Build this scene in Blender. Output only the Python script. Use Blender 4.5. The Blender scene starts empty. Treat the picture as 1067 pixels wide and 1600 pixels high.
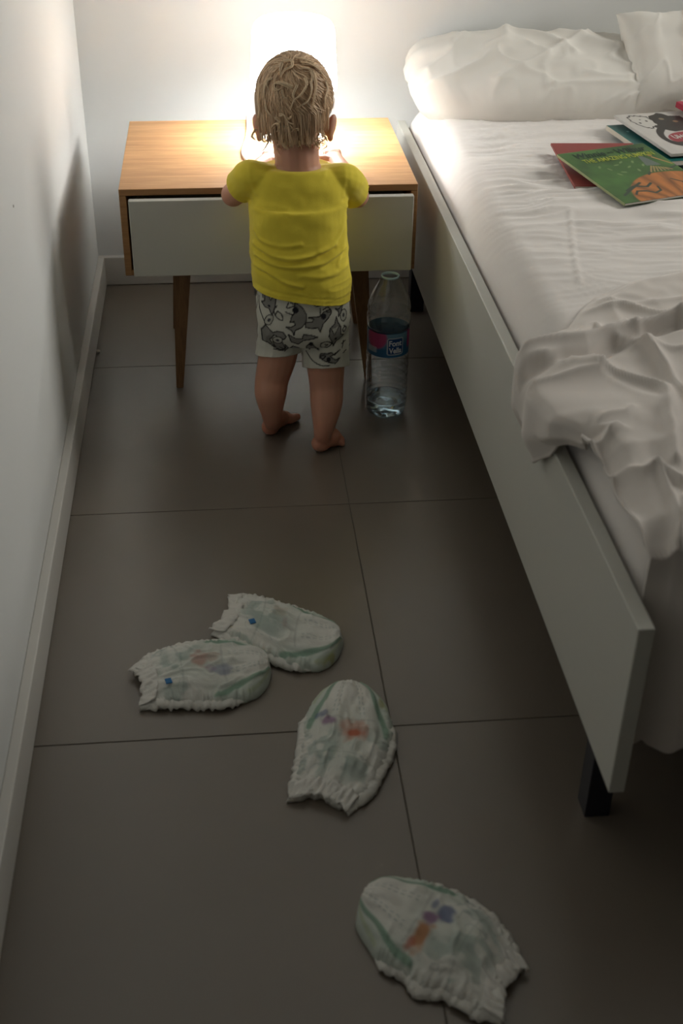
import bpy, bmesh, math, random
import numpy as np
from mathutils import Vector, Matrix, Euler
random.seed(7); rng = np.random.default_rng(7)
S = bpy.context.scene
COL = S.collection
# ------------------------------------------------------------ camera
F_PX, PITCH, YAW, ROLL, CAM_H = 1930.5, .5788, .1047, .0155, 1.2457
def _axes():
    cy, sy, cp, sp = math.cos(YAW), math.sin(YAW), math.cos(PITCH), math.sin(PITCH)
    f = np.array([sy*cp, cy*cp, -sp]); r0 = np.array([cy, -sy, 0.]); u = np.cross(r0, f)
    c, s = math.cos(ROLL), math.sin(ROLL)
    return c*r0 + s*u, -s*r0 + c*u, f
AR, AU, AF = _axes()
CAMP = np.array([0, 0, CAM_H])
cd = bpy.data.cameras.new('camera'); cam = bpy.data.objects.new('camera', cd); COL.objects.link(cam)
cam.matrix_world = Matrix(((AR[0], AU[0], -AF[0], 0), (AR[1], AU[1], -AF[1], 0), (AR[2], AU[2], -AF[2], CAM_H), (0, 0, 0, 1)))
cd.sensor_fit = 'VERTICAL'; cd.sensor_height = 36; cd.sensor_width = 24; cd.lens = F_PX/1600*36
cd.dof.use_dof = True; cd.dof.focus_distance = 2.42; cd.dof.aperture_fstop = 5.6
S.camera = cam
# ------------------------------------------------------------ world, exposure, lights
S.view_settings.view_transform = 'Standard'; S.view_settings.look = 'None'
S.view_settings.gamma = 1; S.view_settings.use_curve_mapping = False
S.view_settings.exposure = 0.0
S.cycles.transparent_max_bounces = 48; S.cycles.max_bounces = 14; S.cycles.diffuse_bounces = 6
w = bpy.data.worlds.new('world'); S.world = w; w.use_nodes = True
w.node_tree.nodes['Background'].inputs[0].default_value = (.62, .78, 1, 1)
w.node_tree.nodes['Background'].inputs[1].default_value = 1.0
LAMP_W = 3.4          # bulb inside the shade
SHADE_E = 11.5         # glow of the lit shade
FILL_W = 14.0         # soft fill light added at the right wall, beyond the bed
def area(name, loc, rot, sx, sy, e, col):
    l = bpy.data.lights.new(name, 'AREA'); l.shape = 'RECTANGLE'; l.size = sx; l.size_y = sy; l.energy = e; l.color = col; l.spread = math.radians(120)
    o = bpy.data.objects.new(name, l); o.location = loc; o.rotation_euler = rot; COL.objects.link(o); return o
area('added_fill_light', (2.30, 2.42, 1.55), (0, math.radians(82), math.radians(4)), .8, .9, FILL_W, (1.0, .97, .90))  # added fill for the left wall and bed, no known source there

def ray(px, py):
    x = (px-533.5)/F_PX; y = -(py-800)/F_PX
    return AF + AR*x + AU*y
def at(px, py, z=None, Y=None, X=None):
    d = ray(px, py)
    t = (z-CAM_H)/d[2] if z is not None else (Y/d[1] if Y is not None else X/d[0])
    return CAMP + t*d
# ------------------------------------------------------------ helpers
def link(name, me, parent=None, mat=None):
    o = bpy.data.objects.new(name, me); COL.objects.link(o)
    if parent is not None: o.parent = parent
    if mat is not None and me is not None and not me.materials: me.materials.append(mat)
    return o
def tag(o, label=None, cat=None, group=None, kind=None):
    if label: o['label'] = label
    if cat: o['category'] = cat
    if group: o['group'] = group
    if kind: o['kind'] = kind
    return o
def empty(name, loc, label, cat, group=None, rz=0):
    o = bpy.data.objects.new(name, None); COL.objects.link(o); o.location = loc; o.rotation_euler.z = rz
    o.empty_display_size = .05
    return tag(o, label, cat, group)
def mesh(name, V, F, smooth=True, cols=None):
    me = bpy.data.meshes.new(name)
    me.from_pydata([tuple(map(float, v)) for v in V], [], [tuple(map(int, f)) for f in F]); me.update()
    if smooth: me.shade_smooth()
    if cols is not None: setcol(me, cols)
    return me
def setcol(me, cols):
    a = me.color_attributes.new('Col', 'FLOAT_COLOR', 'POINT')
    c = np.ones((len(me.vertices), 4), np.float32); c[:, :3] = cols
    a.data.foreach_set('color', c.ravel())
def coords(me):
    a = np.empty(len(me.vertices)*3, np.float32); me.vertices.foreach_get('co', a); return a.reshape(-1, 3).astype(float)
def setco(me, V):
    me.vertices.foreach_set('co', np.asarray(V, np.float32).ravel()); me.update()
def gridF(n, m, wrap=False, flip=False):
    F = []
    for i in range(n-1):
        for j in range(m if wrap else m-1):
            k = (j+1) % m
            q = (i*m+j, i*m+k, (i+1)*m+k, (i+1)*m+j)
            F.append(q[::-1] if flip else q)
    return F
def rel(V, root): return np.asarray(V, float) - np.array(root.location)
def bm_mesh(name, bm, smooth=False):
    me = bpy.data.meshes.new(name); bm.to_mesh(me); bm.free()
    if smooth: me.shade_smooth()
    return me
def box_me(name, lo, hi, bev=.002, seg=2):
    bm = bmesh.new(); bmesh.ops.create_cube(bm, size=1)
    lo = Vector(lo); hi = Vector(hi)
    for v in bm.verts: v.co = Vector(((v.co.x+.5)*(hi.x-lo.x)+lo.x, (v.co.y+.5)*(hi.y-lo.y)+lo.y, (v.co.z+.5)*(hi.z-lo.z)+lo.z))
    if bev: bmesh.ops.bevel(bm, geom=bm.edges[:], offset=bev, segments=seg, affect='EDGES', profile=.5)
    return bm_mesh(name, bm)
def box(name, lo, hi, mat, parent=None, bev=.002, seg=2):
    if parent is not None:
        p = parent.location; lo = [a-b for a, b in zip(lo, p)]; hi = [a-b for a, b in zip(hi, p)]
    return link(name, box_me(name, lo, hi, bev, seg), parent, mat)
def lathe_me(name, prof, n=64, rib=None):
    V = []; P = np.array(prof, float)
    for r, z in P:
        for k in range(n):
            a = 2*math.pi*k/n; rr = r if rib is None else rib(r, z, a)
            V.append((rr*math.cos(a), rr*math.sin(a), z))
    return mesh(name, V, gridF(len(P), n, wrap=True))
def tube_VF(pts, rad, n=8, off=0, cap=True):
    P = np.asarray(pts, float); m = len(P); rad = np.ones(m)*rad
    T = np.gradient(P, axis=0); T /= np.linalg.norm(T, axis=1)[:, None]+1e-12
    up = np.array([0, 0, 1.]) if abs(T[0][2]) < .9 else np.array([1., 0, 0])
    N = np.cross(T[0], up); N /= np.linalg.norm(N); V = []; F = []
    for i in range(m):
        N = N - T[i]*(N@T[i]); N /= np.linalg.norm(N)+1e-12; B = np.cross(T[i], N)
        for k in range(n):
            a = 2*math.pi*k/n; V.append(P[i]+rad[i]*(math.cos(a)*N+math.sin(a)*B))
    for i in range(m-1):
        for k in range(n):
            F.append((off+i*n+k, off+i*n+(k+1) % n, off+(i+1)*n+(k+1) % n, off+(i+1)*n+k))
    if cap: F.append(tuple(off+k for k in range(n))[::-1]); F.append(tuple(off+(m-1)*n+k for k in range(n)))
    return V, F
def crom(P, k=8):
    P = np.asarray(P, float); Q = np.vstack([2*P[0]-P[1], P, 2*P[-1]-P[-2]]); o = []
    for i in range(1, len(Q)-2):
        for t in np.linspace(0, 1, k, endpoint=False):
            a, b, c, d = Q[i-1], Q[i], Q[i+1], Q[i+2]
            o.append(.5*((2*b)+(c-a)*t+(2*a-5*b+4*c-d)*t*t+(3*b-a-3*c+d)*t**3))
    o.append(P[-1]); return np.array(o)
def resample(P, n):
    P = np.asarray(P, float); d = np.r_[0, np.cumsum(np.linalg.norm(np.diff(P, axis=0), axis=1))]
    t = np.linspace(0, d[-1], n); return np.stack([np.interp(t, d, P[:, k]) for k in range(P.shape[1])], 1)
# numpy gradient noise (3-D value noise, smooth)
_PT = rng.random((64, 64, 64))
def vnoise(x, y, z=0.):
    x, y, z = np.broadcast_arrays(np.asarray(x, float), y, z)
    xi, yi, zi = np.floor(x).astype(int), np.floor(y).astype(int), np.floor(z).astype(int)
    fx, fy, fz = x-xi, y-yi, z-zi
    fx, fy, fz = [f*f*f*(f*(f*6-15)+10) for f in (fx, fy, fz)]
    g = lambda a, b, c: _PT[(xi+a) & 63, (yi+b) & 63, (zi+c) & 63]
    l = lambda a, b, t: a+(b-a)*t
    return l(l(l(g(0,0,0), g(1,0,0), fx), l(g(0,1,0), g(1,1,0), fx), fy), l(l(g(0,0,1), g(1,0,1), fx), l(g(0,1,1), g(1,1,1), fx), fy), fz)*2-1
def fbm(x, y, z=0., o=3):
    s = 0; a = 1
    for k in range(o): s = s+a*vnoise(x*2**k+17*k, np.asarray(y)*2**k+5*k, np.asarray(z)*2**k+9*k); a *= .5
    return s
def ridged(x, y, z=0.): return 1-2*np.abs(vnoise(x, y, z))
def pdist(U, V, P):
    P = np.asarray(P, float); d = np.full(np.shape(U), 1e9)
    for (ax, ay), (bx, by) in zip(P[:-1], P[1:]):
        L = (bx-ax)**2+(by-ay)**2+1e-12; t = np.clip(((U-ax)*(bx-ax)+(V-ay)*(by-ay))/L, 0, 1)
        d = np.minimum(d, np.hypot(U-ax-t*(bx-ax), V-ay-t*(by-ay)))
    return d
def inside(U, V, P):
    r = np.zeros(np.shape(U), bool); n = len(P)
    for i in range(n):
        (ax, ay), (bx, by) = P[i], P[(i+1) % n]
        if ay == by: continue
        c = ((ay > V) != (by > V)) & (U < (bx-ax)*(V-ay)/(by-ay)+ax); r ^= c
    return r
def sstep(a, b, x): t = np.clip((x-a)/(b-a), 0, 1); return t*t*(3-2*t)
# ------------------------------------------------------------ materials
def mat(name, col, rough=.5, spec=.5, metal=0, var=0, vscale=20, bump=0, bscale=200, sheen=0, attr=False, sub=0, coat=0, stretch=None):
    m = bpy.data.materials.new(name); m.use_nodes = True; N = m.node_tree.nodes; L = m.node_tree.links
    b = N['Principled BSDF']; b.inputs['Roughness'].default_value = rough; b.inputs['Specular IOR Level'].default_value = spec
    b.inputs['Metallic'].default_value = metal; b.inputs['Sheen Weight'].default_value = sheen
    b.inputs['Coat Weight'].default_value = coat
    if sub:
        b.inputs['Subsurface Weight'].default_value = sub; b.inputs['Subsurface Radius'].default_value = (1, .3, .15); b.inputs['Subsurface Scale'].default_value = .012
    tc = N.new('ShaderNodeTexCoord'); mp = N.new('ShaderNodeMapping'); L.new(tc.outputs['Object'], mp.inputs[0])
    if stretch: mp.inputs['Scale'].default_value = stretch
    src = None
    if attr:
        a = N.new('ShaderNodeAttribute'); a.attribute_name = 'Col'; src = a.outputs['Color']
    if var:
        n = N.new('ShaderNodeTexNoise'); n.inputs['Scale'].default_value = vscale; n.inputs['Detail'].default_value = 6; L.new(mp.outputs[0], n.inputs['Vector'])
        r = N.new('ShaderNodeMapRange'); r.inputs[3].default_value = 1-var; r.inputs[4].default_value = 1+var; L.new(n.outputs[0], r.inputs[0])
        h = N.new('ShaderNodeHueSaturation'); h.inputs['Color'].default_value = (*col, 1); L.new(r.outputs[0], h.inputs['Value'])
        if src: L.new(src, h.inputs['Color'])
        src = h.outputs[0]
    if src: L.new(src, b.inputs['Base Color'])
    else: b.inputs['Base Color'].default_value = (*col, 1)
    if bump:
        n = N.new('ShaderNodeTexNoise'); n.inputs['Scale'].default_value = bscale; n.inputs['Detail'].default_value = 4; L.new(mp.outputs[0], n.inputs['Vector'])
        bp = N.new('ShaderNodeBump'); bp.inputs['Strength'].default_value = bump; bp.inputs['Distance'].default_value = .002
        L.new(n.outputs[0], bp.inputs['Height']); L.new(bp.outputs[0], b.inputs['Normal'])
    return m
def wood(name, a, b_, rough=.45, scale=(3, 60, 60)):
    m = bpy.data.materials.new(name); m.use_nodes = True; N = m.node_tree.nodes; L = m.node_tree.links; b = N['Principled BSDF']
    tc = N.new('ShaderNodeTexCoord'); mp = N.new('ShaderNodeMapping'); mp.inputs['Scale'].default_value = scale; L.new(tc.outputs['Object'], mp.inputs[0])
    n = N.new('ShaderNodeTexNoise'); n.inputs['Scale'].default_value = 1; n.inputs['Detail'].default_value = 7; n.inputs['Roughness'].default_value = .65; n.inputs['Distortion'].default_value = .6
    L.new(mp.outputs[0], n.inputs['Vector'])
    n2 = N.new('ShaderNodeTexNoise'); n2.inputs['Scale'].default_value = 5; n2.inputs['Detail'].default_value = 3; L.new(mp.outputs[0], n2.inputs['Vector'])
    ad = N.new('ShaderNodeMath'); ad.operation = 'MULTIPLY_ADD'; ad.inputs[1].default_value = .35; L.new(n2.outputs[0], ad.inputs[0]); L.new(n.outputs[0], ad.inputs[2])
    cr = N.new('ShaderNodeValToRGB'); cr.color_ramp.elements[0].position = .45; cr.color_ramp.elements[1].position = .9
    cr.color_ramp.elements[0].color = (*a, 1); cr.color_ramp.elements[1].color = (*b_, 1); L.new(ad.outputs[0], cr.inputs[0]); L.new(cr.outputs[0], b.inputs['Base Color'])
    b.inputs['Roughness'].default_value = rough
    bp = N.new('ShaderNodeBump'); bp.inputs['Strength'].default_value = .15; bp.inputs['Distance'].default_value = .0008; L.new(n2.outputs[0], bp.inputs['Height']); L.new(bp.outputs[0], b.inputs['Normal'])
    return m
M_wall = mat('white_plaster', (.655, .665, .655), .75, .3, bump=.10, bscale=90, var=.012, vscale=4)
M_ceil = mat('ceiling_paint', (.7, .7, .69), .9, .2)
M_base = mat('baseboard_lacquer', (.60, .585, .55), .4, .5, bump=.04, bscale=40)
M_tile = mat('taupe_porcelain', (.160, .133, .106), .31, 1.0, var=.09, vscale=7, bump=.05, bscale=350)
M_grout = mat('grout', (.16, .145, .12), .9, .2, var=.35, vscale=4)
M_white = mat('white_lacquer', (.54, .54, .49), .38, .5, bump=.02, bscale=60)
M_black = mat('black_steel', (.012, .012, .02), .4, .5)
M_dark = mat('dark_fabric', (.02, .02, .022), .9, .2)
M_oak = wood('oak_top', (.40, .195, .075), (.66, .375, .17), .42, (4, 55, 55))
M_oakd = wood('oak_edge', (.27, .13, .045), (.42, .23, .09), .5, (4, 60, 120))
M_leg = wood('oak_leg', (.17, .085, .032), (.31, .165, .065), .5, (70, 70, 5))
M_sheet = mat('white_cotton', (.72, .685, .655), .85, .2, bump=.10, bscale=900, sheen=.1)
M_duvet = mat('cream_cotton', (.66, .615, .575), .85, .2, bump=.08, bscale=900, sheen=.1)
M_pillow = mat('pillow_linen', (.74, .715, .665), .85, .2, bump=.12, bscale=700, sheen=.1)
M_skin = mat('skin', (.60, .335, .235), .5, .4, var=.06, vscale=30, sub=.25, attr=True)
M_shirt = mat('yellow_jersey', (.78, .64, .06), .85, .2, bump=.25, bscale=900, sheen=.15, var=.05, vscale=60)
M_print = mat('printed_cotton', (.6, .6, .55), .85, .2, bump=.15, bscale=900, attr=True)
M_hair = mat('blond_hair', (.5, .36, .2), .42, .5, attr=True)
M_diaper = mat('diaper_nonwoven', (.7, .7, .66), .85, .2, bump=.35, bscale=420, attr=True)
M_paper = mat('paper', (.62, .58, .52), .8, .2, bump=.2, bscale=10, stretch=(1, 1, 250))
M_cover = mat('printed_cover', (.5, .5, .5), .4, .5, attr=True)
# ------------------------------------------------------------ room
XW, YW, XB = -.311, 3.006, -.295      # plaster faces, baseboard face
XG, Y3 = .2166, 1.3225
RX, FY, HC = 2.35, -1.5, 2.5
def struct(o): o['kind'] = 'structure'; return o
fl = struct(box('floor', (XW-.1, FY-.1, -.08), (RX+.1, YW+.1, -.0016), M_grout, bev=0))
xs = [XW+.001, XG, XG+.6, XG+1.2, XG+1.8, RX]
ys = [FY]+[Y3+.6*k for k in range(-4, 3)]+[YW]
tm = {}
for i in range(len(xs)-1):
    for j in range(len(ys)-1):
        a, b, c, d = xs[i]+.0009, xs[i+1]-.0009, ys[j]+.0009, ys[j+1]-.0009
        key = (round(b-a, 4), round(d-c, 4))
        if key not in tm:
            tm[key] = box_me('tile', (-(b-a)/2, -(d-c)/2, -.009), ((b-a)/2, (d-c)/2, 0), .0006, 1); tm[key].materials.append(M_tile)
        t = link('tile', tm[key], fl); t.location = ((a+b)/2, (c+d)/2, 0)
struct(box('wall_left', (XW-.1, FY-.1, 0), (XW, YW+.1, HC), M_wall, bev=0))
struct(box('wall_back', (XW, YW, 0), (RX, YW+.1, HC), M_wall, bev=0))
struct(box('wall_front', (XW, FY-.1, 0), (RX, FY, HC), mat('bounce_cut_wall_paint', (.22, .19, .16), .8), bev=0))  # unseen wall, coloured dark to cut bounce light on the foreground
struct(box('ceiling', (XW-.1, FY-.1, HC), (RX+.1, YW+.1, HC+.1), M_ceil, bev=0))
# right wall (outside the frame) with an opening added to suit the fill light, a joined mesh of four blocks
wb = bmesh.new()
def addblk(bm, lo, hi):
    r = bmesh.ops.create_cube(bm, size=1)['verts']
    for v in r: v.co = Vector([(v.co[k]+.5)*(hi[k]-lo[k])+lo[k] for k in range(3)])
WX0, WX1, WZ0, WZ1 = 1.95, 2.89, 1.12, 1.98
for lo, hi in (((RX, FY-.1, 0), (RX+.1, WX0, HC)), ((RX, WX1, 0), (RX+.1, YW+.1, HC)), ((RX, WX0, 0), (RX+.1, WX1, WZ0)), ((RX, WX0, WZ1), (RX+.1, WX1, HC))): addblk(wb, lo, hi)
struct(link('wall_right', bm_mesh('wall_right', wb), None, M_wall))
win = struct(box('added_window_1', (RX+.07, WX0, WZ0), (RX+.075, WX1, WZ1), mat('pane_glass', (.9, .95, 1), .05, .5), bev=0))  # made-up window and frame, added around the fill light
for a, b, c, d in ((WX0, WX0+.05, WZ0, WZ1), (WX1-.05, WX1, WZ0, WZ1), (WX0, WX1, WZ0, WZ0+.05), (WX0, WX1, WZ1-.05, WZ1), ((WX0+WX1)/2-.03, (WX0+WX1)/2+.03, WZ0, WZ1)):
    box('added_window_frame', (RX+.05, a, c), (RX+.09, b, d), M_white, win)
struct(box('baseboard_left', (XW, FY, .001), (XB, YW-.016, .0751), M_base, bev=.002, seg=2))
struct(box('baseboard_back', (XW, YW-.016, .001), (RX, YW, .0751), M_base, bev=.002, seg=2))
# ------------------------------------------------------------ nightstand
NX0, NX1, NY0, NY1, NZ = -.192, .386, 2.338, 2.80, .466
ns = empty('nightstand', ((NX0+NX1)/2, (NY0+NY1)/2, 0), 'oak nightstand with a pulled open white drawer and four splayed legs', 'nightstand')
ZB = .291
top = box('tabletop', (NX0, NY0, NZ-.013), (NX1, NY1, NZ), M_oak, ns, .0012)
top.data.materials.append(M_oakd)
for p in top.data.polygons:
    if abs(p.normal.z) < .5 or p.normal.z < 0: p.material_index = 1
box('side_panel', (NX0, NY0, ZB), (NX0+.013, NY1, NZ-.013), M_oakd, ns, .001)
box('side_panel', (NX1-.013, NY0, ZB), (NX1, NY1, NZ-.013), M_oakd, ns, .001)
box('back_panel', (NX0+.013, NY1-.012, ZB), (NX1-.013, NY1, NZ-.013), M_oakd, ns, .001)
box('bottom_panel', (NX0+.013, NY0, ZB), (NX1-.013, NY1-.012, ZB+.012), M_oakd, ns, .001)
DY = 2.306
q0 = at(200, 315, Y=DY); q1 = at(647, 313, Y=DY); q2 = at(209, 433, Y=DY)
dr = box('drawer', (q0[0], DY, q2[2]), (q1[0], DY+.016, q0[2]), M_white, ns, .0015)
for lo, hi, nm in (((NX0+.02, DY+.016, .31), (NX0+.03, 2.66, .43), 'drawer_side'), ((NX1-.03, DY+.016, .31), (NX1-.02, 2.66, .43), 'drawer_side'), ((NX0+.03, DY+.016, .31), (NX1-.03, 2.66, .316), 'drawer_bottom'), ((NX0+.03, 2.65, .316), (NX1-.03, 2.66, .43), 'drawer_back')):
    box(nm, lo, hi, M_white, ns, .001).parent = dr
for ch in list(dr.children): ch.location = -Vector((0, 0, 0))
def leg(foot, topp, wt, wb_, name='leg'):
    V = []
    for (c, ww, z) in ((foot, wb_, 0.0), (topp, wt, ZB)):
        for sx, sy in ((-1, -1), (1, -1), (1, 1), (-1, 1)): V.append((c[0]+sx*ww/2, c[1]+sy*ww*.62/1, z))
    V = rel(V, ns)
    bm = bmesh.new(); vs = [bm.verts.new(v) for v in V]
    for f in ((3, 2, 1, 0), (4, 5, 6, 7), (0, 1, 5, 4), (1, 2, 6, 5), (2, 3, 7, 6), (3, 0, 4, 7)): bm.faces.new([vs[i] for i in f])
    bmesh.ops.bevel(bm, geom=bm.edges[:], offset=.0015, segments=2, affect='EDGES')
    link(name, bm_mesh(name, bm), ns, M_leg)
leg((-.103, 2.42), (-.082, 2.47), .040, .015); leg((.309, 2.42), (.284, 2.47), .040, .015)
leg((-.115, 2.725), (-.085, 2.68), .040, .015); leg((.315, 2.725), (.285, 2.68), .040, .015)
# ------------------------------------------------------------ lamp
LY = 2.665
a0, a1, a2, a3 = at(390, 112, Y=LY), at(527, 112, Y=LY), at(458, 17, Y=LY), at(458, 136, Y=LY)
LX = (a0[0]+a1[0])/2; R0 = (a1[0]-a0[0])/2; ZT = a2[2]-.012; ZS = a3[2]
lamp = empty('table_lamp', (LX, LY, NZ), 'lit white table lamp with a rounded drum shade, glowing behind the child', 'lamp')
def emis(name, e, col=(.985, 1, .99)):
    m = bpy.data.materials.new(name); m.use_nodes = True; b = m.node_tree.nodes['Principled BSDF']
    b.inputs['Base Color'].default_value = (.9, .9, .88, 1); b.inputs['Emission Color'].default_value = (*col, 1); b.inputs['Emission Strength'].default_value = e; b.inputs['Roughness'].default_value = .5
    return m
zt, zs = ZT-NZ, ZS-NZ
prof = [(R0*.98, zs), (R0, zs+.004), (R0*.985, zs+.03), (R0*.955, zs+.07), (R0*.93, zt-.028), (R0*.88, zt-.014), (R0*.78, zt-.005), (R0*.6, zt-.001), (R0*.3, zt), (.001, zt)]
outer = crom(prof, 4); inner = outer[::-1]*np.array([1, 1]); inner = np.stack([np.maximum(inner[:, 0]-.0022, .0008), inner[:, 1]-.0022], 1)[:-1]
inner = np.vstack([inner, [R0*.98-.0022, zs]])
sh = link('shade', lathe_me('shade', list(outer)+list(inner)+[outer[0]], 72), lamp, emis('lit_shade', SHADE_E))
sh.visible_shadow = True
bprof = [(.001, 0), (.062, 0), (.065, .003), (.062, .010), (.045, .032), (.034, .055), (.028, .08), (.025, zs+.005), (.02, zs+.012), (.001, zs+.012)]
link('base', lathe_me('base', crom(bprof, 4), 48), lamp, mat('lamp_plastic', (.75, .75, .73), .3))
bulb = link('bulb', lathe_me('bulb', crom([(.001, zs+.012), (.013, zs+.013), (.013, zs+.02), (.02, zs+.034), (.0225, zs+.045), (.019, zs+.057), (.01, zs+.065), (.001, zs+.067)], 4), 24), lamp, emis('lit_bulb', 60))
cpts = [(LX-.05, LY-.02, NZ+.004), tuple(at(397, 262, z=NZ+.004)), tuple(at(391, 256, z=NZ+.004)), tuple(at(379, 239, z=NZ+.004)), tuple(at(386, 212, z=NZ+.004)), tuple(at(387, 190, z=NZ+.004)), (at(386, 187, z=NZ)[0], NY1+.006, NZ-.01), (at(386, 187, z=NZ)[0]+.005, NY1+.008, .2), (at(386, 187, z=NZ)[0]+.01, NY1+.06, .02)]
V, F = tube_VF(crom(rel(cpts, lamp), 8), .0027, 10); link('cord', mesh('cord', V, F), lamp, mat('white_cord', (.8, .8, .78), .4))
pl = bpy.data.lights.new('bulb_light', 'POINT'); pl.energy = LAMP_W; pl.color = (1, .985, .96); pl.shadow_soft_size = .022
po = bpy.data.objects.new('bulb_light', pl); COL.objects.link(po); po.parent = lamp; po.location = (0, 0, zs+.026)
bulb.visible_shadow = False
# ------------------------------------------------------------ bed
BX, BY0, BY1, BZ0, BZ1, BT = .43, 1.0093, 2.96, .167, .4144, .0194
BR = 1.36
bed = empty('bed', ((BX+BR)/2, 2.0, 0), 'low white bed frame with black steel legs standing by the nightstand', 'bed')
box('side_rail', (BX, BY0, BZ0), (BX+BT, BY1, BZ1), M_white, bed, .0015)
box('side_rail', (BR, BY0, BZ0), (BR+BT, BY1, BZ1), M_white, bed, .0015)
box('head_rail', (BX+BT, BY1-.02, BZ0), (BR, BY1, BZ1-.03), M_white, bed, .0015)
box('foot_bar', (BX+BT, 1.12, .235), (BR, 1.15, .27), M_black, bed, .001)
for k in range(12): box('slat', (BX+BT, 1.2+k*.145, .262), (BR, 1.265+k*.145, .27), M_leg, bed, .001)
box('side_bar', (BX+BT, 1.0+.12, .225), (BX+BT+.02, 2.9, .262), M_black, bed, .001)
for yy, x0 in ((1.125, .452), (2.775, .452), (1.125, BR-.04), (2.775, BR-.04)):
    box('leg', (x0, yy, 0), (x0+.034, yy+.036, .24), M_black, bed, .0012)
MZ = .47
mt = box('mattress', (BX+BT+.012, 1.10, .272), (BR-.012, 2.955, MZ-.03), mat('mattress_ticking', (.6, .6, .58), .9), None, .03, 4)
tag(mt, 'thick white mattress under the fitted sheet on the low bed', 'mattress')
# fitted sheet
nx, ny = 190, 330
X, Y = np.meshgrid(np.linspace(0, 1, nx), np.linspace(0, 1, ny))
SX0, SX1, SY0, SY1 = BX+BT+.004, BR-.004, 1.085, 2.965
px_ = SX0+(SX1-SX0)*X; py_ = SY0+(SY1-SY0)*Y
def edgefall(d, r=.045): t = np.clip(d/r, 0, 1); return np.sqrt(np.clip(1-(1-t)**2, 0, 1))
dx = np.minimum(px_-SX0, SX1-px_); dy = np.minimum(py_-SY0, SY1-py_)
base = .375+(MZ-.375)*edgefall(dx, .07)*edgefall(dy, .06)
wx = px_+.03*vnoise(px_*6, py_*6, 3.)
wy = py_+.05*vnoise(px_*3+4, py_*3, 7.)
def wrinkle_sheet(px_, py_):
    wy = py_+.05*vnoise(px_*2.6+4, py_*3, 7.)+.012*vnoise(px_*11, py_*9, 1.)
    m = sstep(1.9, 2.1, py_)*(1-sstep(2.75, 2.9, py_)); m = .35+.65*m
    amp = .5+.5*vnoise(px_*5, py_*5, 12.)
    h = .009*np.clip(ridged(px_*2.8+2, wy*30, 2.), 0, 1)**2*amp*m
    h = h+.0065*np.clip(ridged(px_*4+8, wy*52+px_*3, 5.), 0, 1)**2*m*(.5+.5*vnoise(px_*7, py_*7, 2.))
    h = h+.0034*np.clip(ridged(px_*7+8, wy*85-px_*5, 15.), 0, 1)**2*m
    h = h+.008*vnoise(px_*4, py_*5, 0.)*.6+.003*vnoise(px_*13, py_*16, 9.)
    ind = sstep(SX0+.02, SX0+.14, px_)
    h = h*(.15+.85*ind)
    # ironing fold line across and along
    return h
def sheet_crease(px_, py_):
    P = [tuple(at(a, b, z=MZ)[:2]) for a, b in ((890, 335), (897, 400), (905, 445))]
    return .003*np.exp(-(pdist(px_, py_, P)/.004)**2)
sz = base+wrinkle_sheet(px_, py_)+sheet_crease(px_, py_)
me = mesh('fitted_sheet', np.stack([px_, py_, sz], -1).reshape(-1, 3), gridF(ny, nx))
fs = link('fitted_sheet', me, None, M_sheet); md = fs.modifiers.new('t', 'SOLIDIFY'); md.thickness = .0015; md.offset = -1
tag(fs, 'wrinkled white fitted sheet stretched over the mattress of the bed', 'sheet')
# ------------------------------------------------------------ duvet / loose sheet, bunched over rail and foot
DZ = .488
def pl2(pts, z=DZ): return [tuple(at(a, b, z=z)[:2]) for a, b in pts]
te = crom(np.array(pl2([(806, 612), (822, 583), (850, 545), (885, 505), (915, 468), (940, 450), (985, 430), (1030, 420), (1067, 414), (1150, 410), (1330, 400)])), 6)
te = resample(te, 200)
hem = [(1.70, 0.0), (1.62, .012), (1.56, .055), (1.49, .095), (1.43, .10), (1.39, .075), (1.35, .035), (1.30, .0), (1.2, -.02), (1.0, -.03)]
hy = np.array([h[0] for h in hem])[::-1]; hv = np.array([h[1] for h in hem])[::-1]
ns_, nt_ = 230, 260
# t: from top edge to foot then hanging down ; s: from left hem to right
sgrid = np.linspace(0, 1, ns_)**1.15; tgrid = np.linspace(0, 1, nt_)
ridges = [
 ([(812, 598), (835, 580), (870, 556), (910, 540), (960, 524), (1010, 516), (1067, 503), (1150, 490)], .021, .016),
 ([(905, 558), (935, 573), (985, 590), (1037, 607), (1043, 650), (1050, 730)], .012, .010),
 ([(940, 575), (925, 590), (898, 596)], .008, .007),
 ([(840, 656), (850, 672), (862, 690), (905, 690), (960, 672)], .010, .009),
 ([(985, 640), (960, 660), (930, 682)], .006, .006),
 ([(965, 533), (1005, 533), (1040, 575), (1067, 615), (1110, 650)], .013, .010),
 ([(870, 738), (930, 732), (980, 742), (1012, 735), (1060, 760)], .009, .009),
 ([(855, 660), (880, 625), (900, 600)], .006, .009),
 ([(910, 480), (975, 478), (1030, 492), (1067, 508)], .008, .008),
 ([(870, 545), (925, 505), (940, 515), (978, 505)], .008, .007),
 ([(930, 455), (920, 450), (975, 475), (1067, 468)], .005, .008),
 ([(1067, 790), (1032, 850), (1008, 930), (1002, 985)], .012, .010),
 ([(900, 700), (915, 760), (940, 800), (960, 850)], .006, .010),
 ([(1012, 735), (1035, 780), (1040, 830)], .007, .008),
 ([(990, 520), (1040, 545), (1080, 548)], .006, .008),
 ([(1067, 870), (1040, 920), (1035, 990)], .009, .010),
]
valleys = [([(868, 580), (900, 574), (918, 560), (960, 540), (1010, 524), (1060, 514)], .016, .009), ([(815, 640), (850, 600), (880, 585)], .008, .012)]
DV = np.zeros((nt_, ns_, 3))
te_y = lambda x: np.interp(x, te[:, 0], te[:, 1])
order = np.argsort(te[:, 0]); 
yfoot = 1.085
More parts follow.
